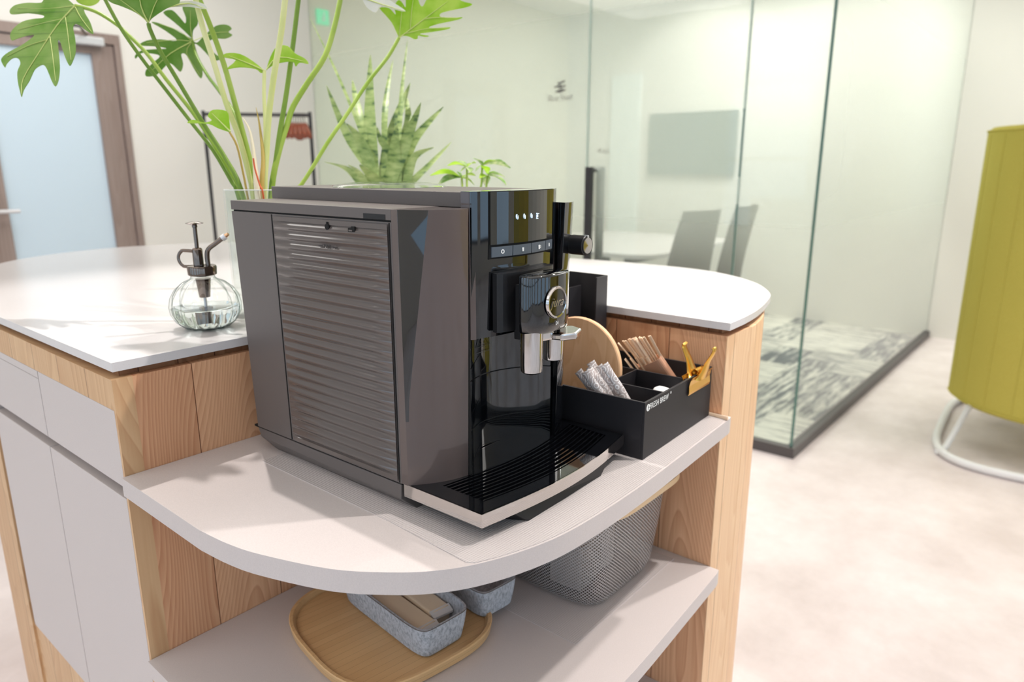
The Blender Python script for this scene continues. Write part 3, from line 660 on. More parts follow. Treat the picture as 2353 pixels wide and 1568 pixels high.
# hopper deck on top and the head
P_('top_deck', box(.0685, .2165, -.0365, .3156, .3315, .3477), 'shell', bev=.0009)
P_('deck_joint', box(.0680, .2170, -.0370, -.0345, .3318, .3478), 'gap')
def head_ring(z, t):
    pts = []; n = 24
    for i in range(n+1):
        u = i/n; x = .0662+(.2175-.0662)*u; y = -.0460-.0145*math.sin(PI*u)**.8-.004*t
        pts.append((x, y, z))
    return [(.0662, -.036, z)]+pts+[(.2175, -.036, z)]
hz = [(.1905, 0), (.22, .2), (.26, .6), (.30, .9), (.3486, 1)]
hd = loft([head_ring(z, t) for z, t in hz]); bmesh.ops.recalc_face_normals(hd, faces=hd.faces)
hb = P_('head', hd, 'piano', smooth=True); mo = hb.modifiers.new('bevel', 'BEVEL'); mo.width = .0012; mo.segments = 2; mo.limit_method = 'ANGLE'; mo.angle_limit = R(50)
P_('head_cheek', prism([(.0655, -.0355), (.0655, -.0470), (.0705, -.0505), (.0705, -.0355)], .1905, .3484), 'shell_hi')
P_('head_cheek', prism([(.2130, -.0355), (.2130, -.0515), (.2182, -.0480), (.2182, -.0355)], .1905, .3484), 'shell_hi')
bl = lathe([(.074, .3477), (.072, .3500), (.052, .3530), (.030, .3540), (.001, .3542)], 40, (.150, .170, 0)); P_('bean_lid', bl, M['acrylic'], smooth=True)
P_('bean_well', lathe([(.071, .3478), (.071, .3481), (.001, .3481)], 40, (.150, .170, 0)), 'piano')
# screen: follows the bowed head
def facep(x, z, off=.0): 
    u = (x-.0662)/(.2175-.0662); t = 0 if z < .19 else (z-.19)/.11; t = min(1, t); return (x, -.0460-.0145*math.sin(PI*max(0, min(1, u)))**.8-.004*t-off, z)
def face_patch(x0, x1, z0, z1, off=.0010, th=.0008, n=14):
    b = BM(); fr_, bk = [], []
    for j in (0, 1):
        z = (z0, z1)[j]; fr_.append([b.verts.new(facep(x0+(x1-x0)*i/n, z, off)) for i in range(n+1)]); bk.append([b.verts.new(facep(x0+(x1-x0)*i/n, z, off-th)) for i in range(n+1)])
    for i in range(n): b.faces.new((fr_[0][i], fr_[0][i+1], fr_[1][i+1], fr_[1][i])); b.faces.new((fr_[0][i+1], fr_[0][i], bk[0][i], bk[0][i+1])); b.faces.new((fr_[1][i], fr_[1][i+1], bk[1][i+1], bk[1][i]))
    for i in (0, n): b.faces.new((fr_[0][i], fr_[1][i], bk[1][i], bk[0][i]) if i == 0 else (fr_[0][i], bk[0][i], bk[1][i], fr_[1][i]))
    return b
P_('display_bezel', face_patch(.0850, .2000, .2770, .3484, .0007, .0008), 'gap')
dsp = P_('display', face_patch(.0862, .1975, .2925, .3478, .0018, .0016), 'disp')
def on_face(x, z, off): p = facep(x, z, off); a = facep(x+.002, z, off); return p, math.atan2(a[1]-p[1], .002)
for k, x in enumerate((.1225, .1345, .1470)):
    p, a = on_face(x, .3205, .0024); b = lathe([(.0001, 0), (.0019, .0), (.0019, .0004), (.0001, .0004)], 16, (0, 0, 0), axis='Y')
    for v in b.verts: v.co.z *= 1.55; v.co.x *= .85
    o = obj('bean_icon', b, 'icon', dsp, loc=p); o.rotation_euler = (0, R(-12), a)
    o2 = obj('bean_crease', box(-.0003, .0003, -.0003, .0001, -.0028, .0028), 'disp', dsp, loc=p); o2.rotation_euler = (0, R(6), a)
p, a = on_face(.1590, .3205, .0024); b = box(-.0022, .0030, 0, .0004, .0012, .0018); box(-.0022, -.0006, 0, .0004, .0018, .0026, b)
for k in range(3): box(-.0020+.0012*k, -.0015+.0012*k, 0, .0004, -.003+.0004*k, .0006, b)
box(-.0026, .0014, 0, .0004, -.0040, -.0034, b); o = obj('steam_icon', b, 'icon', dsp, loc=p); o.rotation_euler = (0, 0, a)
for k, (x0, x1) in enumerate(((.0880, .1160), (.1172, .1480), (.1492, .1790), (.1802, .1985))):
    kb = P_('button', face_patch(x0, x1, .2790, .2900, .0020, .0018, 5), 'btn')
    p, a = on_face((x0+x1)/2, .2845, .0023)
    if k == 0: b = lathe([(.0013, 0), (.0024, 0), (.0024, .0003), (.0013, .0003), (.0013, 0)], 20, axis='Y', cap=False)
    elif k == 1: b = loft([[(-.0016, 0, .002), (.0016, 0, .002), (.0012, 0, -.0022), (-.0012, 0, -.0022)], [(-.0016, -.0003, .002), (.0016, -.0003, .002), (.0012, -.0003, -.0022), (-.0012, -.0003, -.0022)]])
    elif k == 2:
        b = loft([[(-.0022, 0, .0022), (.0016, 0, .0022), (.0012, 0, -.0026), (-.0018, 0, -.0026)], [(-.0022, -.0003, .0022), (.0016, -.0003, .0022), (.0012, -.0003, -.0026), (-.0018, -.0003, -.0026)]]); tube([(.0014, -.0002, .0012), (.003, -.0002, .001), (.0028, -.0002, -.001), (.0012, -.0002, -.0014)], .0004, 5, b)
    else: b = lathe([(.0001, 0), (.0015, 0), (.0015, .0003), (.0001, .0003)], 14, axis='Y'); [setattr(v.co, 'z', v.co.z*1.5) for v in b.verts]
    o = obj('icon', b, 'print_w', kb, loc=p); o.rotation_euler = (0, 0, a)
# cup bay
nb = []
for z in (.0300, .1260): 
    r = []
    for i in range(25):
        u = i/24; x = .0640+(.2190-.0640)*u; r.append((x, -.0440+.0425*math.sin(PI*u)**.75, z))
    nb.append(r)
b = loft(nb, closed=False, cap=False); nbk = P_('grounds_container', b, 'piano', smooth=True)
nb2 = [[(x, y+.0022, z) for x, y, _ in nb[0]] for z in (.1255, .1275)]; P_('seam_line', loft(nb2, closed=False, cap=False), 'gap', smooth=True)
nb3 = [[(x, y+.0006, z) for x, y, _ in nb[0]] for z in (.1272, .1915)]; P_('bay_back', loft(nb3, closed=False, cap=False), 'piano', smooth=True)
nb4 = [[(x, y-.0003, z) for x, y, _ in nb[0]] for z in (.0655, .0668)]; P_('seam_line', loft(nb4, closed=False, cap=False), 'gap', smooth=True)
ceil = [(x, y) for x, y, _ in nb[0]]; P_('bay_roof', prism([(.0640, -.044)]+[(x, y) for x, y in ceil[1:-1]]+[(.2190, -.044)], .1908, .1925), 'matblack')
P_('lamp_slot', box(.089, .097, -.0125, -.0095, .158, .190), 'gap', bev=.002)
wl = BM()
def fr_line(pts, r=.00035): tube(pts, r, 4, wl, closed=True)
yy = -.0035
fr_line([(.118, yy, .186), (.150, yy, .186), (.150, yy, .156), (.118, yy, .156)]); fr_line([(.122, yy, .163), (.136, yy, .184), (.149, yy, .163)]); tube([(.136, yy, .178), (.136, yy, .170)], .0007, 5, wl); tube([(.136, yy, .1668), (.136, yy, .1658)], .0008, 5, wl)
P_('hot_warning_print', wl, 'print_g')
# spout
P_('slide_plate', prism([(.0895, -.058)]+[(.0895+.104*i/16, -.0640-.009*math.sin(PI*i/16)**.6) for i in range(17)]+[(.1935, -.058)], .1965, .2615), 'matblack', bev=.001)
P_('spout_arm', box(.1130, .1680, -.0890, -.0690, .1860, .2480), 'matblack', bev=.001)
spn = []
for z, s in ((.1962, .93), (.1985, .985), (.21, 1), (.2570, 1.0), (.2590, .985), (.2598, .95)):
    spn.append([(.1418+.0395*s*math.copysign(abs(math.cos(t))**.75, math.cos(t)), -.0850-(.0225*s*abs(math.sin(t))**.9 if math.sin(t) > 0 else -.006*abs(math.sin(t))), z) for t in [2*PI*i/40 for i in range(40)]])
b = loft(spn); bmesh.ops.recalc_face_normals(b, faces=b.faces); sp = P_('spout_block', b, 'piano', smooth=True)
rg = lathe([(.0152, .0), (.0152, -.0030), (.0170, -.0034), (.0180, -.0022), (.0180, .0)], 40, axis='Y', cap=False); obj('badge_ring', rg, 'chrome', sp, smooth=True, loc=(.1380, -.1073, .2290))
obj('badge', lathe([(.0155, 0.0), (.0155, -.0016), (.0001, -.0018)], 40, axis='Y'), 'disp', sp, loc=(.1380, -.1073, .2290))
text('jura', .0145, 'chrome', sp, (.1380, -.1095, .2290), (R(90), 0, 0), 'badge_lettering', .0003, shear=.45)
text('E4', .0062, 'print_w', sp, (.1405, -.1081, .2050), (R(90), 0, 0), 'model_lettering', .0001, sx=.9)
P_('spout_pipe', lathe([(.0105, .1500), (.0122, .1515), (.0128, .16), (.0128, .1990), (.010, .1995)], 28, (.1185, -.0895, 0)), 'chrome', smooth=True)
P_('spout_pipe', lathe([(.0105, .1558), (.0120, .1570), (.0125, .165), (.0125, .1850), (.010, .1860)], 28, (.1618, -.0880, 0)), 'chrome', smooth=True)
P_('spout_tip', lathe([(.004, .1475), (.006, .1500), (.004, .1502)], 12, (.1185, -.0895, 0)), 'matblack')
P_('spout_tip', lathe([(.004, .1535), (.006, .1558), (.004, .1560)], 12, (.1618, -.0880, 0)), 'matblack')
sc = prism([(.146, -.096), (.150, -.108), (.168, -.1165), (.190, -.1085), (.1965, -.092), (.186, -.080), (.152, -.080)], .1825, .1905); P_('spout_slider', sc, 'chrome', bev=.0022)
P_('slider_link', prism([(.128, -.093), (.150, -.098), (.150, -.083), (.128, -.080)], .183, .1935), 'chrome', bev=.002)
# steam knob on the right wing
kn = lathe([(.0118, -.036), (.0118, -.0540), (.0112, -.0542), (.0112, -.0550), (.0122, -.0552), (.0122, -.0750), (.0110, -.0762)], 36, (.2475, 0, .2795), axis='Y'); kb = P_('steam_knob', kn, 'matblack', smooth=True)
mo = kb.modifiers.new('es', 'EDGE_SPLIT'); mo.split_angle = R(40)
obj('knob_cap', lathe([(.0098, -.0758), (.0098, -.0772), (.0001, -.0776)], 30, (.2475, 0, .2795), axis='Y'), 'chrome', kb)
obj('knob_ring', lathe([(.0113, -.0755), (.0111, -.0770), (.0098, -.0770)], 30, (.2475, 0, .2795), axis='Y', cap=False), 'matblack', kb)
obj('knob_pointer', box(.2462, .2488, -.0772, -.0720, .2885, .2921), 'silver', kb)
ar = BM(); tube([(.2475-.0185*math.cos(R(a)), -.0555-.004*math.sin(R(a))*0-.0, .2795+.0185*math.sin(R(a))) for a in range(-20, 60, 8)], .00035, 4, ar); P_('dial_print', ar, 'print_g')
# drip tray
def tray_edge(y0, sag, x0=.0, x1=W_, n=32, p=1.): return [(x0+(x1-x0)*i/n, y0-sag*math.sin(PI*i/n)**p) for i in range(n+1)]
ol = [(0.0, -.0035)]+tray_edge(-.1180, .0150)+[(W_, -.0035)]
il = [(.0016, -.005)]+tray_edge(-.1164, .0150, .0016, W_-.0016)+[(W_-.0016, -.005)]
gr = tray_edge(-.1010, .0150, .0235, .2650)+list(reversed(tray_edge(-.0405, .0150, .0235, .2700)))
b = BM(); n = len(ol)
lo_, hi_, hi2, lo2 = [[b.verts.new((x, y, z)) for x, y in pl_] for pl_, z in ((ol, .0172), (ol, .0322), (il, .0322), (il, .0172))]
for a, c in ((lo_, hi_), (hi_, hi2), (hi2, lo2), (lo2, lo_)):
    for i in range(n): j = (i+1) % n; b.faces.new((a[i], a[j], c[j], c[i]))
bmesh.ops.recalc_face_normals(b, faces=b.faces); dt = thing('drip_tray', None, None); dt.parent = cm
for k_ in ('label', 'category'):
    if k_ in dt: del dt[k_]
obj('chrome_rim', b, 'chrome', dt)
# top plate with the grille opening
b = BM(); zp = .0325; GF = tray_edge(-.1010, .0150, .0235, .2650); GB = tray_edge(-.0405, .0150, .0235, .2700); IF = tray_edge(-.1164, .0150, .0016, W_-.0016); IB = [(.0016+(W_-.0032)*i/32, -.005) for i in range(33)]
def strip(A, B_, za=zp, zb=zp):
    va = [b.verts.new((x, y, za)) for x, y in A]; vb = [b.verts.new((x, y, zb)) for x, y in B_]
    for i in range(len(A)-1):
        f = b.faces.new((va[i], va[i+1], vb[i+1], vb[i])); f.normal_update()
        if za == zb and f.normal.z < 0: f.normal_flip()
strip(IF, GF); strip(GB, IB); strip([IF[0], GF[0]], [IB[0], GB[0]]); strip([GF[-1], IF[-1]], [GB[-1], IB[-1]])
strip(GF, GF, zp, .0235); strip(GB, GB, zp, .0235); strip([GF[0], GB[0]], [GF[0], GB[0]], zp, .0235); strip([GF[-1], GB[-1]], [GF[-1], GB[-1]], zp, .0235)
obj('tray_top', b, 'piano', dt, uvs=False)
obj('tray_pan', prism(il, .0176, .0232), 'matblack', dt)
for k in range(9):
    t_ = (k+.5)/9; y = -.0405-(.1010-.0405)*t_
    ed = tray_edge(y, .0150, .0238, .2695-.0045*t_, 28)
    b = loft([[(x, yy_-.0013, .0240), (x, yy_+.0013, .0240), (x, yy_+.0010, .0322), (x, yy_-.0010, .0322)] for x, yy_ in ed]); bmesh.ops.recalc_face_normals(b, faces=b.faces); obj('grille_slat', b, 'piano', dt)
ft = loft([[(.050, -.095, 0), (.230, -.095, 0), (.215, -.126, 0), (.068, -.126, 0)], [(.035, -.012, .0175), (.245, -.012, .0175), (.230, -.1275, .0175), (.045, -.1205, .0175)]][::1]); bmesh.ops.recalc_face_normals(ft, faces=ft.faces)
P_('front_foot', ft, 'matblack', bev=.001)


# ================================================================== caddy with sachets and stirrers
cz = ZS+.0012
OX, OY, OR_ = .768, .419, R(2.0)
cad = thing('desk_organiser', 'black open organiser box with white lettering on the shelf beside the coffee machine', 'organiser', (OX, OY, cz), OR_)
BW, BD, BD2, BH, T = .2165, .245, .190, .0785, .0035
def K(name, bm, m, **k): return obj(name, bm, m, cad, bev=.0004, **k)
K('front_wall', box(0, BW, 0, T, 0, BH), 'blackbox'); K('left_wall', box(0, T, T, BD, 0, BH), 'blackbox'); K('right_wall', box(BW-T, BW, T, BD2, 0, BH), 'blackbox')
K('back_wall', box(T, .1365, BD-T, BD, 0, BH), 'blackbox'); K('back_wall', box(.1365, BW-T, BD2-T, BD2, 0, BH), 'blackbox')
K('bottom', prism([(T, T), (BW-T, T), (BW-T, BD2-T), (.1365, BD2-T), (.1365, BD-T), (T, BD-T)], 0, .003), 'blackbox')
K('divider', box(.0585, .0610, T, .084, .003, BH-.001), 'blackbox'); K('divider', box(.1340, .1365, T, BD-T, .003, BH-.001), 'blackbox'); K('divider', box(.0585, .1340, .084, .0862, .003, BH-.001), 'blackbox')
text('FRESH BREW', .0112, 'print_w', cad, (.040, -.0003, .0700), (R(90), 0, 0), 'brand_lettering', sx=.86)
text('\u00ae', .0050, 'print_w', cad, (.0745, -.0003, .0735), (R(90), 0, 0), 'brand_lettering')
bg_ = lathe([(.0048, 0), (.0048, -.0003), (.0001, -.0003)], 24, axis='Y'); o = obj('brand_mark', bg_, 'print_w', cad, loc=(.0088, 0, .0700))
obj('mark_notch', box(-.0004, .0030, -.0005, 0, -.0004, .0004), 'blackbox', o); obj('mark_bar', box(-.0004, .0004, -.0005, 0, -.0030, .0030), 'blackbox', o)
CM = Matrix.Translation((OX, OY, cz)) @ Matrix.Rotation(OR_, 4, 'Z')
def cw(x, y, z): return tuple(CM @ Vector((x, y, z)))
def orient(o, base, top, roll=0.):
    a, b = Vector(cw(*base)), Vector(cw(*top)); o.location = a; q = (b-a).to_track_quat('Z', 'Y'); e = (q.to_matrix() @ Matrix.Rotation(roll, 3, 'Z')).to_euler(); o.rotation_euler = e; return (b-a).length
# wooden disc standing in the back of the box
db_ = lathe([(.0010, -.005), (.0735, -.005), (.0750, -.0035), (.0750, .0035), (.0735, .005), (.0010, .005)], 72, axis='X')
wd = tag(obj('wooden_disc', db_, 'cherry'), 'round cherry-wood disc standing upright in the back of the black organiser', 'disc'); wd.location = cw(.094, .1630, .0787); wd.rotation_euler = (0, R(4), OR_)
# sugar sachets
def sachet_mesh():
    L, n = .128, 14; rg = []
    for i in range(n+1):
        t = i/n; z = L*t; e = min(t, 1-t)*8; h = .0006+.0024*min(1, e); wv = .0060+.0004*math.sin(t*20)
        rg.append([(wv*math.cos(a), h*math.sin(a), z) for a in [2*PI*k/12 for k in range(12)]])
    b = loft(rg); bmesh.ops.recalc_face_normals(b, faces=b.faces); return b
sp_ = [((.026, .026, .005), (.022, .118, .097), 'leftmost sugar sachet leaning in the organiser'),
       ((.034, .020, .005), (.030, .106, .107), 'second sugar sachet from the left, reaching a little higher'),
       ((.040, .016, .005), (.022, .098, .100), 'sugar sachet in the middle of the bundle, third from the left'),
       ((.046, .012, .005), (.036, .092, .103), 'fourth sugar sachet from the left in the bundle'),
       ((.052, .010, .005), (.028, .083, .116), 'tallest sugar sachet, standing a little apart at the right of the bundle'),
       ((.020, .014, .005), (.014, .094, .093), 'low sugar sachet in front of the bundle'),
       ((.048, .030, .005), (.046, .108, .100), 'sugar sachet at the back of the bundle')]
s0 = None
for k, (a, b_, lb) in enumerate(sp_):
    if s0 is None: o = obj('sugar_sachet', sachet_mesh(), 'packet', smooth=True); s0 = o
    else: o = s0.copy(); C.objects.link(o)
    orient(o, a, b_, R(100+k*17 % 40)); tag(o, lb+', white and grey', 'sugar sachet', 'sugar sachets in the organiser')
# stirrers: a loose row and a sleeved bundle
def stir_mesh():
    b = BM(); tube([(0, 0, 0), (0, 0, .139), (0, 0, .1405)], .0031, 10, b, flat=.4); return b
st0 = None
tops = [(.143, .1175, .107), (.146, .1130, .112), (.1475, .1075, .110), (.1500, .1060, .1165), (.1510, .1000, .1150), (.1530, .0990, .1190), (.1520, .0940, .1160), (.1560, .0920, .1200), (.1550, .0880, .1205), (.1580, .0840, .1190), (.1600, .0740, .1185)]
for k, tp in enumerate(tops):
    if st0 is None: o = obj('stirring_stick', stir_mesh(), 'stick', smooth=True); st0 = o
    else: o = st0.copy(); C.objects.link(o)
    bs = (.1985+.0007*k, .050-.0024*k, .0045); orient(o, bs, tp, R(80+k*23)); 
    tag(o, 'pale birch stick in the tall sleeved bundle, %s' % ('leftmost of its tips', 'second tip from the left', 'third tip from the left', 'fourth tip from the left', 'fifth tip from the left', 'middle one of its tips', 'fifth tip from the right', 'fourth tip from the right', 'third tip from the right', 'second tip from the right', 'rightmost of its tips')[k], 'stirring stick', 'birch stirring sticks in the paper sleeve')
for k in range(5):
    o = st0.copy(); C.objects.link(o); o.scale = (1, 1, .74); orient(o, (.176+.004*k, .056-.005*k, .0045), (.1435+.0035*k, .110-.0075*k, .0885+.0006*k), R(70+20*k))
    tag(o, 'short birch stick in the low row left of the sleeve, %s' % ('leftmost', 'second from the left', 'middle one', 'second from the right', 'rightmost')[k], 'stirring stick', 'loose birch sticks beside the sleeve')
slv = loft([[(a, b_, z) for a, b_ in supell(0, 0, .0105, .0215, 4, 24)] for z in (.020, .060, .098)], cap=False)
o = tag(obj('paper_sleeve', slv, 'kraft', solid=.0006), 'brown paper sleeve holding the tall stirring sticks', 'sleeve'); orient(o, (.2020, .038, .0045), (.1515, .0965, .1140), 0)
bx = (o.rotation_euler.to_matrix() @ Vector((0, 0, 1)))
ys = Vector(cw(.1985, .050, 0))-Vector(cw(.2055, .026, 0)); ys = (ys-bx*ys.dot(bx)).normalized(); xs_ = ys.cross(bx); o.rotation_euler = Matrix((xs_, ys, bx)).transposed().to_euler()
# spoon bowl in the middle compartment
sb_ = thing('plastic_spoon', 'white ribbed plastic scoop lying in the middle compartment of the organiser', 'scoop', cw(.110, .030, .006), R(10))
b = lathe([(.001, .016), (.008, .0155), (.013, .012), (.0155, .005), (.016, 0)], 28, rib=.02, nr=14, cap=False); so = obj('bowl', b, 'white_pl', sb_, smooth=True, solid=.001); so.location = (0, 0, .044); so.rotation_euler = (R(8), R(12), 0)
obj('handle', tube([(0, 0, .046), (.004, .014, .03), (.006, .026, .006)], .003, 8, flat=.4), 'white_pl', sb_)
# brass clip on the front rim
cl = thing('bulldog_clip', 'brass bulldog clip clamped on the front rim of the black organiser', 'clip', cw(.1665, 0, BH), OR_)
def plate(y, s):
    pr = [(y, -.024), (y-s*.0012, -.020), (y-s*.0004, -.010), (y-s*.0022, -.002), (y-s*.0050, .003)]
    b = loft([[(-.0375, a, z), (.0375, a, z), (.0375, a-s*.0008, z+.0001), (-.0375, a-s*.0008, z+.0001)] if i == 0 else [(-.0375+.0004*i, a, z), (.0375-.0004*i, a, z), (.0375-.0004*i, a-s*.0008, z+.0001), (-.0375+.0004*i, a-s*.0008, z+.0001)] for i, (a, z) in enumerate(pr)]); bmesh.ops.recalc_face_normals(b, faces=b.faces); return b
obj('front_jaw', plate(-.0012, 1), 'gold', cl); obj('back_jaw', plate(.0048, -1), 'gold', cl)
for s, y0 in ((1, -.0050), (-1, .0085)):
    b = tube(smooth_path([(0, y0+s*.001, -.004), (0, y0-s*.0035, .006), (0, y0-s*.008, .020), (0, y0-s*.0150, .034), (0, y0-s*.0165, .0405), (0, y0-s*.0150, .0425)]), .004, 12, flat=.26, rf=lambda t: .0150*(1-t)**3+.0060+.0022*t*t)
    obj('lever', b, 'gold', cl, smooth=True)
obj('spring_coil', tube([(-.008+.016*i/60, .0018+.0042*math.cos(i*.8), .004+.0042*math.sin(i*.8)) for i in range(61)], .0009, 6), 'gold', cl, smooth=True)
obj('hinge_pin', tube([(-.013, .0018, .004), (.013, .0018, .004)], .0016, 8), 'gold', cl)
# stick lying over the shelf corner
o = st0.copy(); C.objects.link(o); o.location = (.981, .500, ZS+.0035); o.rotation_euler = (R(90), 0, R(-3.5)); o.scale = (1, 1, .78)
o.location = (.9975, .505, ZS+.0032); tag(o, 'single birch stirring stick lying at the right end of the upper shelf', 'stirring stick')
o.location = (.9905, .505, ZS+.0032)
if 'group' in o: del o['group']

# black holder behind the disc
hd_ = thing('cup_lid_holder', 'tall black steel holder for black lids standing at the back right of the upper shelf', 'holder', (.955, .665, ZS+.0012))
za, zb = ZS+.0012, H-.1765
wobj('back_plate', box(.9945, .9968, .6260, .74, za, zb), 'black', hd_); wobj('side_plate', box(.9620, .9945, .6236, .6260, za, zb), 'black', hd_); wobj('side_plate', box(.915, .9945, .74, .7424, za, zb-.01), 'black', hd_)
wobj('front_plate', box(.930, .9800, .6660, .6682, za, zb-.019), 'black', hd_); wobj('foot_plate', box(.915, .9945, .6260, .74, za, za+.002), 'black', hd_)
l0 = None
for k in range(20):
    if l0 is None: o = obj('black_lid', lathe([(.001, .004), (.026, .004), (.0275, .0015), (.0285, .0), (.0285, -.001), (.026, -.0008)], 28, cap=False), 'piano', smooth=True); l0 = o
    else: o = l0.copy(); C.objects.link(o)
    o.location = (.9640, .7030, za+.0045+.0078*k); tag(o, 'black cup lid in the stack inside the tall black holder', 'cup lid', 'black lids stacked in the holder')

# ================================================================== lower shelf
tr = thing('wooden_tray', 'rounded square bamboo tray with a raised rim on the lower shelf', 'tray', (.567, .700, Z2), R(-9))
def TS(s): return supell(0, 0, .1255*s, .1330*s, 3.1, 72)
rg = [[(x, y, .000) for x, y in TS(.955)], [(x, y, .004) for x, y in TS(.985)], [(x, y, .0165) for x, y in TS(1.0)], [(x, y, .0180) for x, y in TS(.992)], [(x, y, .0180) for x, y in TS(.962)], [(x, y, .0165) for x, y in TS(.952)], [(x, y, .0105) for x, y in TS(.935)], [(x, y, .0100) for x, y in TS(.925)]]
b = loft(rg); bmesh.ops.recalc_face_normals(b, faces=b.faces); obj('tray_body', b, 'bamboo', tr)
gv = loft([[(x, y, .01012) for x, y in TS(.925)], [(x, y, .01012) for x, y in TS(.932)]], cap=False); obj('rim_groove', gv, 'wood_neck', tr)
def tub(label, x, y, rz):
    t = thing('felt_tub', label, 'felt tub', (x, y, Z2+.0112), rz, 'grey felt tubs on the bamboo tray')
    hw, hl, hh = .0375, .098, .046
    def rr(s, z, e=0): 
        return [(a, b_, z) for a, b_ in supell(0, 0, hw+s, hl+s, 7, 56)]
    rg = [rr(-.002, 0), rr(.0, .002), rr(.004, .024), rr(.0065, hh), rr(.0035, hh), rr(.001, .024), rr(-.004, .004)]
    b = loft(rg); bmesh.ops.recalc_face_normals(b, faces=b.faces); o = obj('felt_wall', b, 'felt', t)
    obj('stitched_rim', tube([(a, b_, hh-.0005) for a, b_, _ in rr(.0062, 0)], .0007, 5, closed=True), 'chairc', t)
    return t
t1 = tub('grey felt tub holding clear-wrapped cups, the nearer one on the tray', .580, .690, R(-5.5))
t2 = tub('grey felt tub with dark brown sachets, behind and right of the other on the tray', .689, .675, R(-7)); t2.scale = (.86, .86, .95)
tag(t2, group='grey felt tubs on the bamboo tray')
# clear-wrapped milk cups lying in the first tub
def cupm(x, y, rz, lb):
    c_ = thing('milk_portion', lb, 'portion pack', (x, y, Z2+.0112+.006), rz, 'wrapped portions in the near felt tub')
    b = loft([[(s*.0168, yy, z) for s, z in ((-1, .004), (-.8, 0), (.8, 0), (1, .004), (1, .022), (.86, .027), (-.86, .027), (-1, .022))] for yy in (-.055, -.03, .03, .055)]); bmesh.ops.recalc_face_normals(b, faces=b.faces)
    obj('pack', b, 'lidpaper', c_, bev=.002)
    obj('side_band', box(.0160, .0180, -.052, .052, .004, .0225), 'cocoa', c_, bev=.0005)
    w_ = loft([[(-.0165, -.062, .020), (.0165, -.062, .018), (.0165, -.062, .021), (-.0165, -.062, .023)], [(-.0165, -.052, .026), (.0165, -.052, .024), (.0165, -.052, .0275), (-.0165, -.052, .0285)]]); bmesh.ops.recalc_face_normals(w_, faces=w_.faces); obj('wrapper_fold', w_, 'white_pl', c_, smooth=True)
cupm(.5635, .668, R(-5.5), 'left of the two wrapped cream portion packs in the near felt tub')
cupm(.6020, .680, R(-8), 'right of the two wrapped cream portion packs in the near felt tub')
for k in range(4):
    o = obj('brown_sachet', sachet_mesh(), 'cocoa', smooth=True); o.scale = (1.6, 1.2, .5); o.location = (.672+.012*k, .668, Z2+.018); o.rotation_euler = (R(-62), 0, R(-6+k*9)); tag(o, 'shiny dark brown sachet in the far felt tub', 'sachet', 'brown sachets in the far felt tub')

# wire basket with a wooden lid
wb = thing('wire_basket', 'rounded grey wire mesh basket with a pale wood lid on the lower shelf', 'basket', (.872, .63, Z2+.0008))
bx0, bx1, by0, by1 = .767, .958, .4880, .80
HB = H-.4765-(Z2+.0008)
prof = [(-.009, .0015), (-.001, .006), (.0035, .018), (.0120, .09), (.0180, HB)]
b = BM(); uvl = b.loops.layers.uv.verify(); cx_, cy_, a_, c_ = (bx0+bx1)/2, (by0+by1)/2, (bx1-bx0)/2, (by1-by0)/2
rows = []; seg = 96
for s, z in prof:
    pts = supell(cx_, cy_, a_+s, c_+s, 6.5, seg); rows.append([b.verts.new((x, y, Z2+.0008+z)) for x, y in pts])
per = [0]
pts = supell(cx_, cy_, a_, c_, 6.5, seg)
for i in range(seg): per.append(per[-1]+(Vector(pts[(i+1) % seg])-Vector(pts[i])).length)
vz = [0]
for (s0_, z0_), (s1_, z1_) in zip(prof, prof[1:]): vz.append(vz[-1]+math.hypot(s1_-s0_, z1_-z0_))
for j in range(len(rows)-1):
    for i in range(seg):
        k = (i+1) % seg; f = b.faces.new((rows[j][i], rows[j][k], rows[j+1][k], rows[j+1][i])); f.smooth = True
        for l, (uu, vv) in zip(f.loops, ((per[i], vz[j]), (per[i+1], vz[j]), (per[i+1], vz[j+1]), (per[i], vz[j+1]))): l[uvl].uv = (uu, vv)
bb = wobj('mesh_wall', b, 'mesh', wb, uvs=False)
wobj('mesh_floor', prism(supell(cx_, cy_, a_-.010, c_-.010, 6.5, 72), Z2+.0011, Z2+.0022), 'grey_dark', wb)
wobj('top_wire', tube([(x, y, H-.4775) for x, y in supell(cx_, cy_, a_+.0182, c_+.0182, 6.5, 72)], .0022, 8, closed=True), 'silver', wb, smooth=True)
wobj('basket_lid', prism(supell(cx_+.001, cy_-.004, a_+.025, c_+.036, 6, 72), H-.4750, H-.4650), 'lidwood', wb, bev=.002)
for k, (x, y, rz, hx, hy, hz, m_, lb) in enumerate(((.836, .566, R(6), .040, .030, .075, 'bag', 'grey-brown paper pouch nearest the front corner inside the wire basket'), (.905, .600, R(-10), .022, .060, .10, 'bag', 'pale crinkled pouch along the right side inside the wire basket'), (.840, .690, R(12), .040, .045, .09, 'blackbox', 'dark pack at the back of the wire basket'))):
    b = loft([[(hx*.92*c*(1+.05*math.sin(7*q+k)), hy*.92*s*(1+.06*math.cos(5*q)), z) for q, (c, s) in enumerate([(-1, -1), (0, -1.08), (1, -1), (1.05, 0), (1, 1), (0, 1.06), (-1, 1), (-1.06, 0)])] for z in (0, hz*.3, hz*.6, hz*.85, hz)]); bmesh.ops.recalc_face_normals(b, faces=b.faces)
    o = obj('pouch', b, m_, smooth=False, bev=.003); o.location = (x, y, Z2+.0032); o.rotation_euler = (0, 0, rz); tag(o, lb, 'pouch')

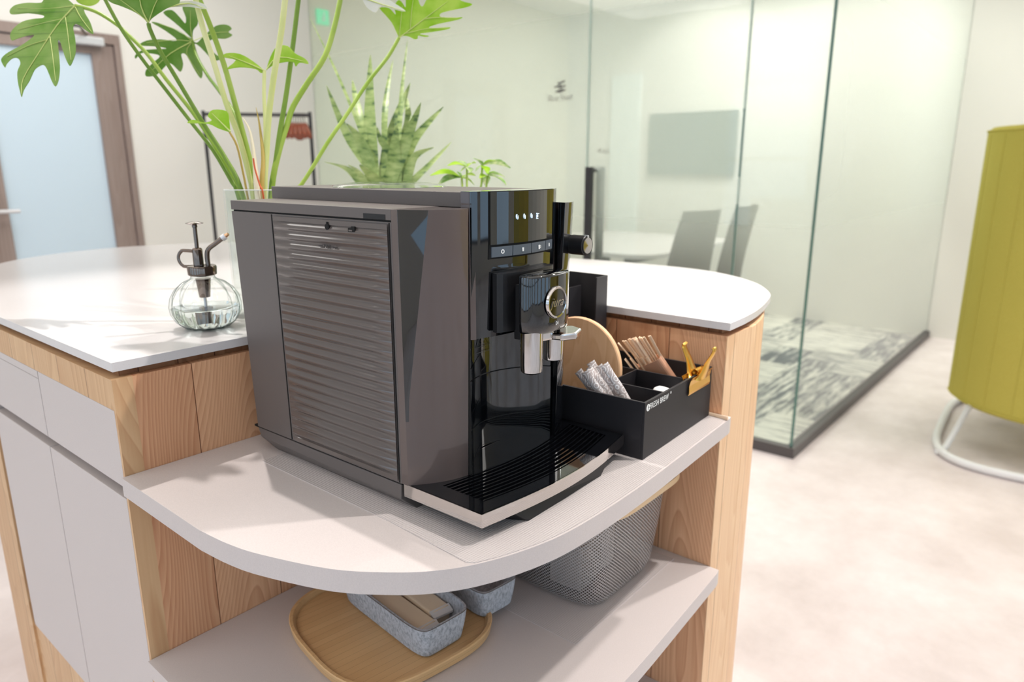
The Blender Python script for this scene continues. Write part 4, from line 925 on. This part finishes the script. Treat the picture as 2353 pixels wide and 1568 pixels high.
# ================================================================== plant sprayer
ss = thing('plant_sprayer', 'ribbed round glass plant sprayer with a dark chrome pump on the white countertop', 'sprayer', (.4864, .985, ZCT), R(20))
def ribp(prof): return lathe(prof, 96, (0, 0, 0), rib=.022, nr=16)
outer = [(.020, .0), (.030, .0016), (.040, .010), (.0462, .022), (.0475, .033), (.045, .046), (.038, .058), (.028, .067), (.0185, .0715), (.0165, .074), (.0165, .078)]
b = lathe(outer, 128, rib=.04, nr=14, cap=False); obj('glass_bottle', b, M['bottle'], ss, smooth=True)
obj('bottle_foot', lathe([(.0005, .0004), (.020, .0004), (.022, .003), (.0005, .005)], 40), M['bottle'], ss, smooth=True)
wl_ = [(.0005, .003), (.028, .0035), (.038, .011), (.0440, .022), (.0452, .031), (.0005, .031)]
obj('water_fill', lathe(wl_, 112, rib=.038, nr=14), 'water', ss, smooth=True)
obj('dip_tube', lathe([(.0075, .045), (.0105, .072)], 20, cap=True), 'gunmetal', ss, smooth=True); obj('dip_tube', lathe([(.0022, .012), (.0022, .045)], 12), 'silver', ss); obj('dip_weight', lathe([(.009, .012), (.0095, .026), (.004, .028)], 18), 'gunmetal', ss)
cap = lathe([(.0175, .0765), (.0195, .078), (.0200, .088), (.0190, .0905), (.006, .0915), (.006, .092)], 60, rib=.012, nr=30); obj('screw_cap', cap, 'gunmetal', ss, smooth=True)
obj('pump_barrel', lathe([(.0070, .091), (.0070, .1130), (.0060, .1150), (.0045, .1160)], 24, (-.004, 0, 0)), 'gunmetal', ss, smooth=True)
obj('pump_rod', lathe([(.0028, .115), (.0028, .1440), (.0036, .1445), (.0036, .1475)], 16, (-.004, 0, 0)), 'gunmetal', ss, smooth=True)
obj('pump_button', lathe([(.001, .1472), (.006, .1480), (.0118, .1500), (.0120, .1506), (.006, .1525), (.001, .1530)], 28, (-.004, 0, 0)), 'gunmetal', ss, smooth=True)
rgp = [(-.011, 0, .111)]+[(-.0205-.0115*math.cos(R(a)), 0, .1005+.0122*math.sin(R(a))) for a in range(70, -71, -14)]+[(-.012, 0, .089)]
obj('finger_ring', tube(smooth_path(rgp, 2), .0013, 8, flat=1.8), 'gunmetal', ss, smooth=True)
obj('spray_arm', tube(smooth_path([(.0095, 0, .091), (.0095, 0, .1055), (.0125, 0, .114), (.0225, 0, .1215), (.0345, 0, .1300)], 4), .0034, 12), 'gunmetal', ss, smooth=True)
nz_ = tube([(.0335, 0, .1292), (.0385, 0, .1326)], .0046, 14); obj('nozzle', nz_, 'silver', ss, smooth=True); obj('nozzle_tip', tube([(.0383, 0, .1325), (.0425, 0, .1353)], .0030, 12, r1=.0022), 'copper', ss, smooth=True)
ss.rotation_euler = (0, 0, R(-50))

# ================================================================== plants
LEAVES={'A':([(0.4748,1.2767,1.5707),(0.4726,1.2877,1.5779),(0.4692,1.3029,1.5874),(0.4628,1.3236,1.5983),(0.4537,1.3291,1.5905),(0.4489,1.3269,1.5813),(0.4439,1.3289,1.5763),(0.4329,1.3456,1.5772),(0.4204,1.3596,1.5741),(0.4128,1.363,1.5673),(0.4103,1.3594,1.5604),(0.4135,1.3533,1.5586),(0.4274,1.3356,1.56),(0.4397,1.3147,1.5567),(0.4407,1.3101,1.5538),(0.4379,1.3115,1.5513),(0.4298,1.3225,1.5507),(0.4177,1.3349,1.5464),(0.4065,1.3397,1.5363),(0.4002,1.3386,1.5273),(0.398,1.3343,1.5206),(0.3984,1.3295,1.5166),(0.4051,1.3239,1.5199),(0.4158,1.3137,1.5242),(0.4219,1.3056,1.5246),(0.4157,1.307,1.5179),(0.4039,1.3126,1.5081),(0.3893,1.3214,1.4982),(0.3808,1.3241,1.4905),(0.3772,1.3213,1.4839),(0.3772,1.3099,1.474),(0.3807,1.3116,1.4795),(0.3884,1.3106,1.4877),(0.3934,1.305,1.4887),(0.3947,1.2988,1.4848),(0.3931,1.2933,1.4782),(0.3867,1.2892,1.4673),(0.3817,1.2778,1.4522),(0.3778,1.2619,1.435),(0.3768,1.2553,1.4286),(0.3825,1.2606,1.4392),(0.3927,1.2637,1.4531),(0.4029,1.2688,1.4692),(0.4097,1.2668,1.4756),(0.414,1.2623,1.4772),(0.4148,1.2551,1.4722),(0.4138,1.2445,1.4624),(0.4122,1.2318,1.4505),(0.4126,1.2229,1.444),(0.4183,1.2252,1.4525),(0.4255,1.2346,1.4686),(0.4311,1.2462,1.485),(0.436,1.2586,1.5016),(0.4394,1.2665,1.5127),(0.441,1.2678,1.516),(0.4417,1.2628,1.5126),(0.4397,1.2527,1.5014),(0.4375,1.2401,1.4881),(0.4364,1.2296,1.4782),(0.4372,1.2248,1.4754),(0.4427,1.2264,1.4835),(0.4492,1.2308,1.4955),(0.4543,1.24,1.5098),(0.4581,1.2498,1.5232),(0.4607,1.2586,1.5345),(0.4636,1.2605,1.5401),(0.4661,1.2576,1.5411),(0.4687,1.2495,1.5375),(0.4706,1.2383,1.5306),(0.4745,1.2243,1.5241),(0.4766,1.228,1.5302),(0.4789,1.2401,1.5439),(0.4793,1.2552,1.5577),(0.4805,1.2634,1.5669),(0.4783,1.2702,1.5699)],[[(0.4741,1.2749,1.5704),(0.4482,1.2822,1.5405),(0.4168,1.2799,1.4974),(0.3875,1.2724,1.4562),(0.3775,1.2571,1.4327)],[(0.4741,1.2749,1.5704),(0.4491,1.3094,1.567),(0.4195,1.3529,1.5685)],[(0.4544,1.2827,1.5494),(0.4348,1.3051,1.5433),(0.4092,1.3309,1.5337)],[(0.429,1.2835,1.5162),(0.4098,1.3015,1.5077),(0.3846,1.3177,1.4914)],[(0.4347,1.2813,1.5216),(0.4265,1.2573,1.4905),(0.4152,1.2273,1.4524)],[(0.4593,1.2787,1.5526),(0.4532,1.2615,1.5288),(0.4406,1.2283,1.4844)],[(0.4734,1.2736,1.5681),(0.4726,1.2557,1.5508),(0.474,1.227,1.5278)]]),'B':([(0.6924,1.3473,1.5579),(0.6827,1.3551,1.5712),(0.6698,1.3656,1.5864),(0.6579,1.3753,1.6004),(0.6692,1.3648,1.6053),(0.6788,1.3571,1.5934),(0.6852,1.3521,1.5836),(0.6866,1.3501,1.5937),(0.6833,1.3518,1.6114),(0.6971,1.3394,1.613),(0.7016,1.3362,1.601),(0.7015,1.3375,1.583),(0.6948,1.3442,1.5716),(0.694,1.346,1.5557),(0.6989,1.3418,1.5513),(0.7083,1.3327,1.5629),(0.7248,1.3167,1.5805),(0.7389,1.3038,1.5832),(0.7456,1.2982,1.5766),(0.7409,1.3028,1.5708),(0.7459,1.2986,1.5653),(0.736,1.3079,1.5588),(0.7237,1.319,1.5589),(0.7129,1.3292,1.5517),(0.719,1.3245,1.5358),(0.729,1.3161,1.5245),(0.7183,1.3259,1.5219),(0.7037,1.3381,1.5423),(0.6953,1.3452,1.5489),(0.6976,1.3443,1.5283),(0.7032,1.3406,1.503),(0.7006,1.3436,1.4889),(0.6943,1.3488,1.5004),(0.6868,1.3545,1.5211),(0.6821,1.3581,1.5313),(0.6769,1.3629,1.5301),(0.6785,1.3624,1.514),(0.6741,1.3671,1.5),(0.6653,1.3745,1.5114),(0.6585,1.3805,1.5135),(0.6434,1.3952,1.4947),(0.6293,1.4081,1.4909),(0.6292,1.4076,1.5013),(0.6396,1.3974,1.5153),(0.649,1.3882,1.527),(0.6355,1.4001,1.5312),(0.6252,1.4094,1.5309),(0.6177,1.4167,1.5216),(0.6172,1.4167,1.5273),(0.6255,1.4088,1.5355),(0.6411,1.3946,1.5382),(0.6584,1.3789,1.5398),(0.6466,1.3894,1.5429),(0.6244,1.4092,1.5445),(0.6335,1.4005,1.5527),(0.6508,1.3848,1.5555),(0.6731,1.3649,1.5539),(0.6586,1.3768,1.5704),(0.6423,1.3904,1.5832),(0.6491,1.3843,1.5835),(0.6675,1.3685,1.5751),(0.6823,1.3559,1.5644)],[[(0.6922,1.3455,1.5531),(0.6623,1.3736,1.5317),(0.6343,1.4008,1.4989)],[(0.6922,1.3455,1.5531),(0.6672,1.3678,1.5546),(0.6325,1.3993,1.549)],[(0.6922,1.3455,1.5531),(0.675,1.3597,1.5706),(0.6517,1.3799,1.581)],[(0.6922,1.3455,1.5531),(0.691,1.345,1.5779),(0.6924,1.3418,1.6048)],[(0.6922,1.3455,1.5531),(0.6832,1.3548,1.5323),(0.6985,1.343,1.4957)],[(0.6922,1.3455,1.5531),(0.7199,1.3196,1.5676),(0.741,1.3005,1.5705)]]),'C':([(0.4979,1.0888,1.5249),(0.4932,1.0907,1.5324),(0.4843,1.0972,1.5405),(0.4731,1.1072,1.547),(0.4608,1.1185,1.5534),(0.4566,1.1175,1.5645),(0.464,1.1007,1.5786),(0.4749,1.0903,1.5739),(0.4794,1.0744,1.5923),(0.4907,1.0662,1.5832),(0.5024,1.045,1.5954),(0.5077,1.0494,1.577),(0.5243,1.0303,1.5755),(0.524,1.0428,1.5534),(0.5219,1.047,1.5502),(0.5139,1.0591,1.5454),(0.505,1.0741,1.5373),(0.4994,1.0842,1.5307)],[[(0.497,1.0861,1.5271),(0.4891,1.0855,1.5467),(0.4833,1.0752,1.5782)],[(0.497,1.0861,1.5271),(0.4821,1.0955,1.5435),(0.4632,1.1088,1.561)],[(0.497,1.0861,1.5271),(0.5028,1.0648,1.5547),(0.5136,1.0449,1.5673)]]),'D':([(0.8658,0.9741,1.5416),(0.8615,0.977,1.5529),(0.8564,0.9805,1.5652),(0.848,0.9869,1.5772),(0.8412,0.992,1.5872),(0.8528,0.9817,1.5876),(0.8612,0.9752,1.5777),(0.8594,0.9757,1.5899),(0.8642,0.9705,1.6003),(0.8693,0.9665,1.5964),(0.8735,0.9633,1.5895),(0.8741,0.9614,1.6048),(0.8838,0.9517,1.6173),(0.8909,0.9474,1.5953),(0.8952,0.9439,1.5924),(0.8999,0.9387,1.6038),(0.9087,0.9295,1.6205),(0.929,0.9121,1.6153),(0.9429,0.9008,1.6026),(0.9575,0.8883,1.598),(0.95,0.8953,1.5925),(0.9298,0.9137,1.5866),(0.9181,0.9245,1.582),(0.9174,0.9256,1.5768),(0.9267,0.9174,1.575),(0.9454,0.9007,1.5768),(0.9387,0.907,1.5723),(0.9151,0.9285,1.5652),(0.9034,0.9393,1.5596),(0.9102,0.9334,1.5588),(0.9305,0.9152,1.5605),(0.9238,0.9215,1.5561),(0.9019,0.9413,1.5512),(0.8918,0.9505,1.5487),(0.9037,0.9402,1.546),(0.8986,0.9448,1.5441),(0.8902,0.9522,1.546),(0.8894,0.9532,1.5413),(0.8852,0.957,1.5401),(0.8784,0.9628,1.5441),(0.87,0.9702,1.5449)],[[(0.8648,0.9729,1.5413),(0.892,0.9465,1.5683),(0.9249,0.9148,1.6005)],[(0.8648,0.9729,1.5413),(0.8669,0.9687,1.5694),(0.8682,0.9655,1.592)],[(0.8788,0.9593,1.5554),(0.88,0.9558,1.5843),(0.8828,0.951,1.6109)],[(0.8739,0.9642,1.549),(0.9006,0.9398,1.5572),(0.926,0.9171,1.5591)],[(0.897,0.9418,1.5726),(0.9171,0.9237,1.5754),(0.9408,0.9026,1.5753)]]),'E':([(0.6378,1.0272,1.4719),(0.6263,1.0377,1.485),(0.6119,1.049,1.4949),(0.5957,1.0585,1.495),(0.5905,1.0599,1.4889),(0.6052,1.0503,1.4855),(0.5912,1.0548,1.4716),(0.6081,1.0459,1.4753),(0.6274,1.0338,1.4734),(0.6329,1.029,1.4678)],[[(0.637,1.0257,1.4717),(0.6168,1.0407,1.4824),(0.5974,1.0545,1.491)]]),'F':([(0.64,1.025,1.4729),(0.6464,1.0215,1.4915),(0.6541,1.0134,1.5068),(0.6617,0.9965,1.5069),(0.6646,0.9831,1.4956),(0.6699,0.9661,1.4871),(0.6707,0.9596,1.4791),(0.6652,0.9736,1.4816),(0.6614,0.979,1.476),(0.6608,0.9843,1.483),(0.6533,1.0011,1.4828),(0.646,1.0154,1.4794)],[[(0.6391,1.0236,1.4727),(0.6511,1.0073,1.4907),(0.6674,0.9662,1.4831)]]),'G':([(0.5434,0.9745,1.3761),(0.5336,0.9884,1.3816),(0.5251,1.001,1.3881),(0.5071,1.0229,1.389),(0.5128,1.0179,1.3936),(0.5218,1.0057,1.3899),(0.5296,0.9974,1.3927),(0.5272,1.0028,1.3991),(0.5336,0.9983,1.4073),(0.5454,0.9835,1.4055),(0.5456,0.9787,1.3936)],[[(0.5428,0.9732,1.377),(0.5351,0.9888,1.3935),(0.5308,0.9975,1.4026)]]),'H':([(0.8027,0.9916,1.5992),(0.8051,0.9823,1.5823),(0.813,0.9691,1.5729),(0.8208,0.9643,1.5845),(0.8335,0.9466,1.5781),(0.8448,0.9319,1.575),(0.8365,0.9463,1.5866),(0.8236,0.9666,1.5992)],[[(0.8027,0.9883,1.5968),(0.8201,0.9634,1.5862),(0.843,0.9316,1.5749)]]),'I':([(0.5194,1.0701,1.5487),(0.5317,1.0582,1.5559),(0.5428,1.0454,1.5571),(0.5529,1.0317,1.5531),(0.554,1.0276,1.5458),(0.5389,1.047,1.5494)],[[(0.5186,1.0685,1.5484),(0.539,1.0462,1.5537),(0.5531,1.0261,1.5454)]]),'J':([(0.4912,1.3159,1.5984),(0.4905,1.3112,1.584),(0.4981,1.2996,1.5774),(0.5063,1.2899,1.5778),(0.5146,1.2831,1.586),(0.516,1.287,1.6004)],[])}
STEMS={'P':([(0.4726,1.1668,1.5707),(0.4813,1.1432,1.5262),(0.4951,1.1214,1.486),(0.515,1.093,1.4378),(0.5333,1.0705,1.3966),(0.5523,1.0449,1.3526),(0.5648,1.0222,1.306),(0.5683,1.0159,1.2903),(0.5842,1.0059,1.192),(0.5921,1.0104,1.13)],0.0029),'A':([(0.4748,1.2766,1.5708),(0.4935,1.2505,1.5616),(0.5095,1.2233,1.5431),(0.5181,1.2058,1.527),(0.5308,1.1784,1.4989),(0.5426,1.1475,1.4589),(0.559,1.1073,1.409),(0.5697,1.0757,1.3632),(0.5772,1.0497,1.3214),(0.5823,1.0325,1.2935),(0.5924,1.0136,1.1949),(0.5963,1.0154,1.13)],0.003),'C':([(0.4976,1.0876,1.5265),(0.499,1.0871,1.517),(0.5062,1.0809,1.4907),(0.5193,1.0687,1.4549),(0.5355,1.0488,1.4052),(0.5465,1.0436,1.3811),(0.5603,1.0234,1.339),(0.5679,1.0027,1.2965),(0.5831,0.9959,1.1955),(0.5919,1.0065,1.13)],0.0032),'4':([(0.5452,1.0473,1.5696),(0.5493,1.0461,1.5597),(0.555,1.0455,1.5252),(0.565,1.043,1.481),(0.5755,1.0359,1.42),(0.5875,1.0283,1.3685),(0.5933,1.018,1.3095),(0.5948,1.0176,1.2935),(0.5993,1.0138,1.1918),(0.6,1.011,1.13)],0.0042),'5':([(0.5775,1.0936,1.5816),(0.5789,1.0907,1.5705),(0.5846,1.0775,1.5329),(0.5908,1.0603,1.4795),(0.5946,1.0438,1.4177),(0.5976,1.0285,1.359),(0.5989,1.0134,1.3035),(0.5997,1.011,1.2915),(0.6019,1.0061,1.1912),(0.6015,1.009,1.13)],0.0043),'B':([(0.6927,1.3466,1.5533),(0.6873,1.3249,1.5231),(0.6793,1.2779,1.4868),(0.6681,1.221,1.4553),(0.6558,1.1574,1.4164),(0.6378,1.1011,1.3652),(0.6207,1.0571,1.3087),(0.6136,1.0421,1.2905),(0.6039,1.018,1.1955),(0.6057,1.0183,1.13)],0.003),'7':([(0.6378,1.0272,1.4719),(0.6315,1.023,1.4383),(0.626,1.0171,1.3988),(0.6194,1.0124,1.3592),(0.6036,1.0062,1.2915),(0.5986,1.0051,1.1914),(0.6027,1.0075,1.13)],0.003),'8':([(0.6312,0.9444,1.5696),(0.6309,0.9486,1.5597),(0.6259,0.957,1.5158),(0.6184,0.9702,1.4619),(0.6117,0.9818,1.4062),(0.6051,0.9868,1.3488),(0.5955,0.9849,1.2942),(0.5944,0.9923,1.1924),(0.6002,1.0011,1.13)],0.0045),'9':([(0.7077,1.0229,1.5936),(0.7038,1.0222,1.5814),(0.6852,1.0171,1.5147),(0.6636,1.0121,1.44),(0.6447,1.0093,1.3796),(0.63,1.0061,1.3293),(0.6185,1.0044,1.2912),(0.607,1.0048,1.1915),(0.6071,1.007,1.13)],0.0041),'10':([(0.7822,1.017,1.6013),(0.7768,1.0145,1.5881),(0.7599,1.0097,1.5491),(0.7357,1.0061,1.5017),(0.7036,1.0117,1.459),(0.6755,1.0145,1.4211),(0.6577,1.0096,1.39),(0.6383,1.0071,1.3494),(0.62,1.0042,1.2952),(0.6074,1.0046,1.1937),(0.6076,1.0069,1.13)],0.0045),'D':([(0.8658,0.9741,1.5416),(0.8435,0.9793,1.5089),(0.8044,0.987,1.4657),(0.7616,0.9894,1.4146),(0.7202,0.9916,1.3671),(0.6714,1.0017,1.3003),(0.65,1.0121,1.2839),(0.6185,1.0179,1.1956),(0.6166,1.0093,1.13)],0.0032),'12':([(0.6048,1.0045,1.4149),(0.6031,0.9958,1.3874),(0.5971,0.9843,1.339),(0.587,0.9784,1.2926),(0.5881,0.9863,1.1919),(0.5977,0.9992,1.13)],0.0036),'13':([(0.5835,1.0082,1.4003),(0.5867,0.9955,1.3773),(0.582,0.9825,1.3294),(0.577,0.9744,1.293),(0.5832,0.9819,1.1922),(0.5947,0.998,1.13)],0.0042),'14':([(0.577,0.9769,1.3408),(0.5757,0.9725,1.3256),(0.5758,0.9636,1.3028),(0.576,0.9567,1.2857),(0.5854,0.9672,1.1893),(0.5944,0.9927,1.13)],0.0013),'15':([(0.5426,0.9758,1.3771),(0.5522,0.9754,1.3572),(0.5624,0.9835,1.3199),(0.5672,0.9869,1.2949),(0.5832,0.997,1.193),(0.5917,1.0017,1.13)],0.0016)}
BLADES=[([(1.0214,1.2516,1.2864),(1.0438,1.2798,1.4285),(1.0712,1.3009,1.5678)],0.0132),([(1.0383,1.2314,1.2864),(1.0827,1.2515,1.4009),(1.1508,1.2619,1.5136)],0.0139),([(1.0733,1.2225,1.3717),(1.1167,1.2541,1.4878),(1.177,1.2947,1.6131)],0.0044),([(1.059,1.2506,1.4001),(1.0999,1.2841,1.4884),(1.1578,1.326,1.5681)],0.0056),([(1.0249,1.2584,1.3148),(0.9977,1.3045,1.3996),(0.9762,1.3365,1.4989)],0.0091),([(1.0268,1.2561,1.3148),(1.0097,1.2749,1.3852),(0.9783,1.2772,1.4186)],0.0103),([(1.0263,1.2787,1.3717),(1.0264,1.3512,1.5095),(1.0212,1.4467,1.6568)],0.0029),([(1.0299,1.2854,1.4001),(1.0567,1.3411,1.4773),(1.0997,1.4046,1.5252)],0.0066),([(1.042,1.2269,1.2864),(1.067,1.1934,1.3766),(1.0767,1.1497,1.4599)],0.0132),([(1.0608,1.2044,1.2864),(1.0932,1.2009,1.3774),(1.1534,1.1596,1.457)],0.011),([(1.0694,1.1963,1.2921),(1.083,1.1827,1.3488),(1.1005,1.1376,1.3694)],0.0081),([(1.0721,1.1909,1.2864),(1.1108,1.1708,1.329),(1.1622,1.1459,1.3822)],0.0062),([(1.0063,1.2696,1.2864),(0.9812,1.2851,1.3234),(0.9321,1.3015,1.3387)],0.0073),([(1.012,1.2628,1.2864),(0.9872,1.2565,1.3179),(0.9433,1.2346,1.3331)],0.0066),([(1.0799,1.2146,1.3717),(1.1195,1.2382,1.4304),(1.1623,1.2916,1.4934)],0.0085),([(1.0575,1.2303,1.3433),(1.0429,1.2438,1.3826),(1.0293,1.2395,1.4126)],0.0062),([(1.0307,1.2404,1.2864),(0.9961,1.2362,1.318),(0.9489,1.2022,1.3331)],0.011),([(1.0514,1.2156,1.2864),(1.0526,1.2127,1.3572),(1.0472,1.1943,1.4172)],0.0132)]
SPRIGS=[((1.049,0.9932,1.3271),(1.0104,1.0085,1.3304)),((1.0565,1.0003,1.3271),(1.0479,1.0156,1.34)),((1.064,1.0074,1.327),(1.092,1.0094,1.3357)),((1.049,0.9932,1.3271),(1.0362,0.9723,1.3165)),((1.0565,1.0003,1.3271),(1.0473,1.0081,1.3188)),((1.0692,0.9704,1.3304),(1.0457,0.9717,1.3443)),((1.0768,0.9773,1.3304),(1.0957,0.9584,1.34)),((1.0845,0.9842,1.3304),(1.1355,0.9535,1.3259)),((1.0692,0.9704,1.3304),(1.0575,0.9459,1.314)),((1.0768,0.9773,1.3304),(1.0661,0.9857,1.3188)),((1.0385,0.9981,1.3073),(0.9851,1.0315,1.3114)),((1.0459,1.0053,1.3072),(1.0421,1.0143,1.3188)),((1.0533,1.0124,1.307),(1.0872,1.0054,1.3106)),((1.0385,0.9981,1.3073),(0.9917,1.0167,1.2937)),((1.0459,1.0053,1.3072),(1.0594,0.9836,1.2929)),((1.0723,0.9592,1.3112),(1.077,0.9146,1.2937)),((1.08,0.966,1.311),(1.0917,0.955,1.3188)),((1.0876,0.9729,1.3109),(1.0972,0.9853,1.2895)),((1.0723,0.9592,1.3112),(1.046,0.9567,1.3064)),((1.08,0.966,1.311),(1.1017,0.939,1.3085))]
SPRIG_STEMS=[[(1.0388,0.9794,1.2598),(1.0421,0.9874,1.2906),(1.049,0.9932,1.3271)],[(1.0523,0.9632,1.2598),(1.0617,0.9659,1.2958),(1.0692,0.9704,1.3304)],[(1.033,0.9883,1.265),(1.0385,0.9981,1.3073)],[(1.0601,0.9559,1.265),(1.0723,0.9592,1.3112)]]

VC = Vector((.6023, 1.0081, ZCT))
vs_ = thing('glass_vase', 'clear straight-sided glass vase behind the coffee machine holding the philodendron', 'vase', tuple(VC))
vo = supell(0, 0, .046, .046, 5, 48, R(40)); vi = supell(0, 0, .0435, .0435, 5, 48, R(40))
VHH = H-.0345-ZCT
b = loft([[(x, y, .0) for x, y in vo], [(x, y, VHH) for x, y in vo], [(x, y, VHH) for x, y in vi], [(x, y, .006) for x, y in vi]]); bmesh.ops.recalc_face_normals(b, faces=b.faces); obj('vase_wall', b, M['acrylic'], vs_)
obj('rim', tube([(x, y, VHH) for x, y in supell(0, 0, .0448, .0448, 5, 48, R(40))], .0007, 5, closed=True), 'white_pl', vs_)
ph = thing('philodendron', 'tall philodendron with deeply cut green leaves rising from the glass vase', 'plant', tuple(VC+Vector((0, 0, .01))))
SM = {'4': 'stem_l', '7': 'stem_l', '8': 'stem_l', '9': 'stem_d', '12': 'stem_b', '13': 'cream', '14': 'stem_r', '15': 'stem_b', '5': 'stem', 'A': 'stem', 'P': 'stem_d', '10': 'stem', 'D': 'stem', 'B': 'stem_d', 'C': 'stem_d'}
for k, (pts, r) in STEMS.items():
    P_0 = smooth_path(pts, 4)
    if k in ('12', '13'): b = tube(P_0, r, 10, rf=lambda t, r=r: r*min(1, .08+t*1.8))
    else: b = tube(P_0, r*.9, 10, r1=r*1.05)
    wobj('stem', b, SM[k], ph, smooth=True)
LM = {'A': 'leaf', 'B': 'leaf', 'C': 'leaf', 'D': 'leaf_y', 'E': 'leaf_y', 'F': 'leaf_y', 'G': 'leaf_y', 'H': 'leaf_w', 'I': 'leaf_w', 'J': 'leaf_y'}
for k, (out, veins) in LEAVES.items():
    b = BM(); sm = smooth_path(out+[out[0]], 3)[:-1]
    vsx = [b.verts.new(p) for p in sm]; tri(b, vsx)
    lf = wobj('leaf', b, LM[k], ph, solid=.0008)
    if veins:
        vb = BM()
        for q, v in enumerate(veins): tube(smooth_path(v, 3), .0012 if q == 0 else .0007, 5, vb, r1=.0003)
        vo_ = obj('veins', vb, 'vein', lf)
        vo_.matrix_parent_inverse = Matrix.Identity(4)

sp2 = thing('potted_snake_plant', 'spiky banded snake plant in a white pot behind the coffee machine', 'plant', (1.0364, 1.2294, ZCT))
wobj('pot', lathe([(.045, ZCT), (.055, ZCT+.09), (.058, ZCT+.13), (.053, ZCT+.13), (.050, ZCT+.115)], 40, (1.0364, 1.2294, 0)), 'pot', sp2, smooth=True)
wobj('soil', lathe([(.001, ZCT+.1152), (.0505, ZCT+.1152), (.0505, ZCT+.118), (.001, ZCT+.122)], 32, (1.0364, 1.2294, 0)), 'soil', sp2)
BC = Vector((1.0364, 1.2294, ZCT+.121))
for (a, m_, t_), hw in BLADES:
    a, m_, t_ = Vector(a), Vector(m_), Vector(t_); root = BC+(Vector((a.x, a.y, 0))-Vector((BC.x, BC.y, 0)))*.45
    P_0 = smooth_path([root, a, m_, t_], 6); n = len(P_0); b = BM(); rg = []
    side = Vector((F.y, -F.x, 0)).normalized()
    for i, p in enumerate(P_0):
        t = i/(n-1); d = (P_0[min(i+1, n-1)]-P_0[max(i-1, 0)]).normalized(); s = (side-d*side.dot(d)).normalized(); nn = d.cross(s)
        ww = hw*1.25*(.75+.5*t if t < .45 else (.975*(1-((t-.45)/.55)**1.7)+.02)); 
        rg.append([tuple(p-s*ww), tuple(p-s*ww*.5+nn*ww*.28), tuple(p+nn*ww*.38), tuple(p+s*ww*.5+nn*ww*.28), tuple(p+s*ww), tuple(p+s*ww*.5+nn*ww*.10), tuple(p+nn*ww*.16), tuple(p-s*ww*.5+nn*ww*.10)])
    b = loft(rg); bmesh.ops.recalc_face_normals(b, faces=b.faces); wobj('leaf_blade', b, 'sans', sp2, smooth=True)

sp3 = thing('small_potted_plant', 'small variegated leafy plant in a white pot behind the right of the coffee machine', 'plant', (1.0434, .9805, ZCT))
wobj('pot', lathe([(.034, ZCT), (.042, ZCT+.115), (.038, ZCT+.115), (.036, ZCT+.10)], 36, (1.0434, .9805, 0)), 'pot', sp3, smooth=True)
wobj('soil', lathe([(.001, ZCT+.1002), (.0362, ZCT+.1002), (.0362, ZCT+.103), (.001, ZCT+.106)], 28, (1.0434, .9805, 0)), 'soil', sp3)
for q in SPRIG_STEMS: wobj('stem', tube([(1.0434, .9805, ZCT+.104)]+[tuple(x) for x in q[::1]][-2:], .0022, 6), 'stem', sp3)
for k, (a, t_) in enumerate(SPRIGS):
    a, t_ = Vector(a), Vector(t_); d = t_-a; L = d.length; d.normalize(); s = d.cross(Vector((0, 0, 1))); s = (s.normalized()+Vector((0, 0, .25))).normalized(); s = (s-d*s.dot(d)).normalized(); up = s.cross(d); b = BM()
    rg = []
    for i in range(9):
        t = i/8; wv = L*.30*math.sin(PI*min(.97, t**.8))+.0006; c = a+d*L*t+up*L*.10*math.sin(PI*t); rg.append([tuple(c-s*wv+up*wv*.25), tuple(c), tuple(c+s*wv+up*wv*.25)])
    b = loft(rg, closed=False, cap=False); wobj('leaf', b, 'variegated' if k % 2 else 'leaf_y', sp3, smooth=True, solid=.0005)
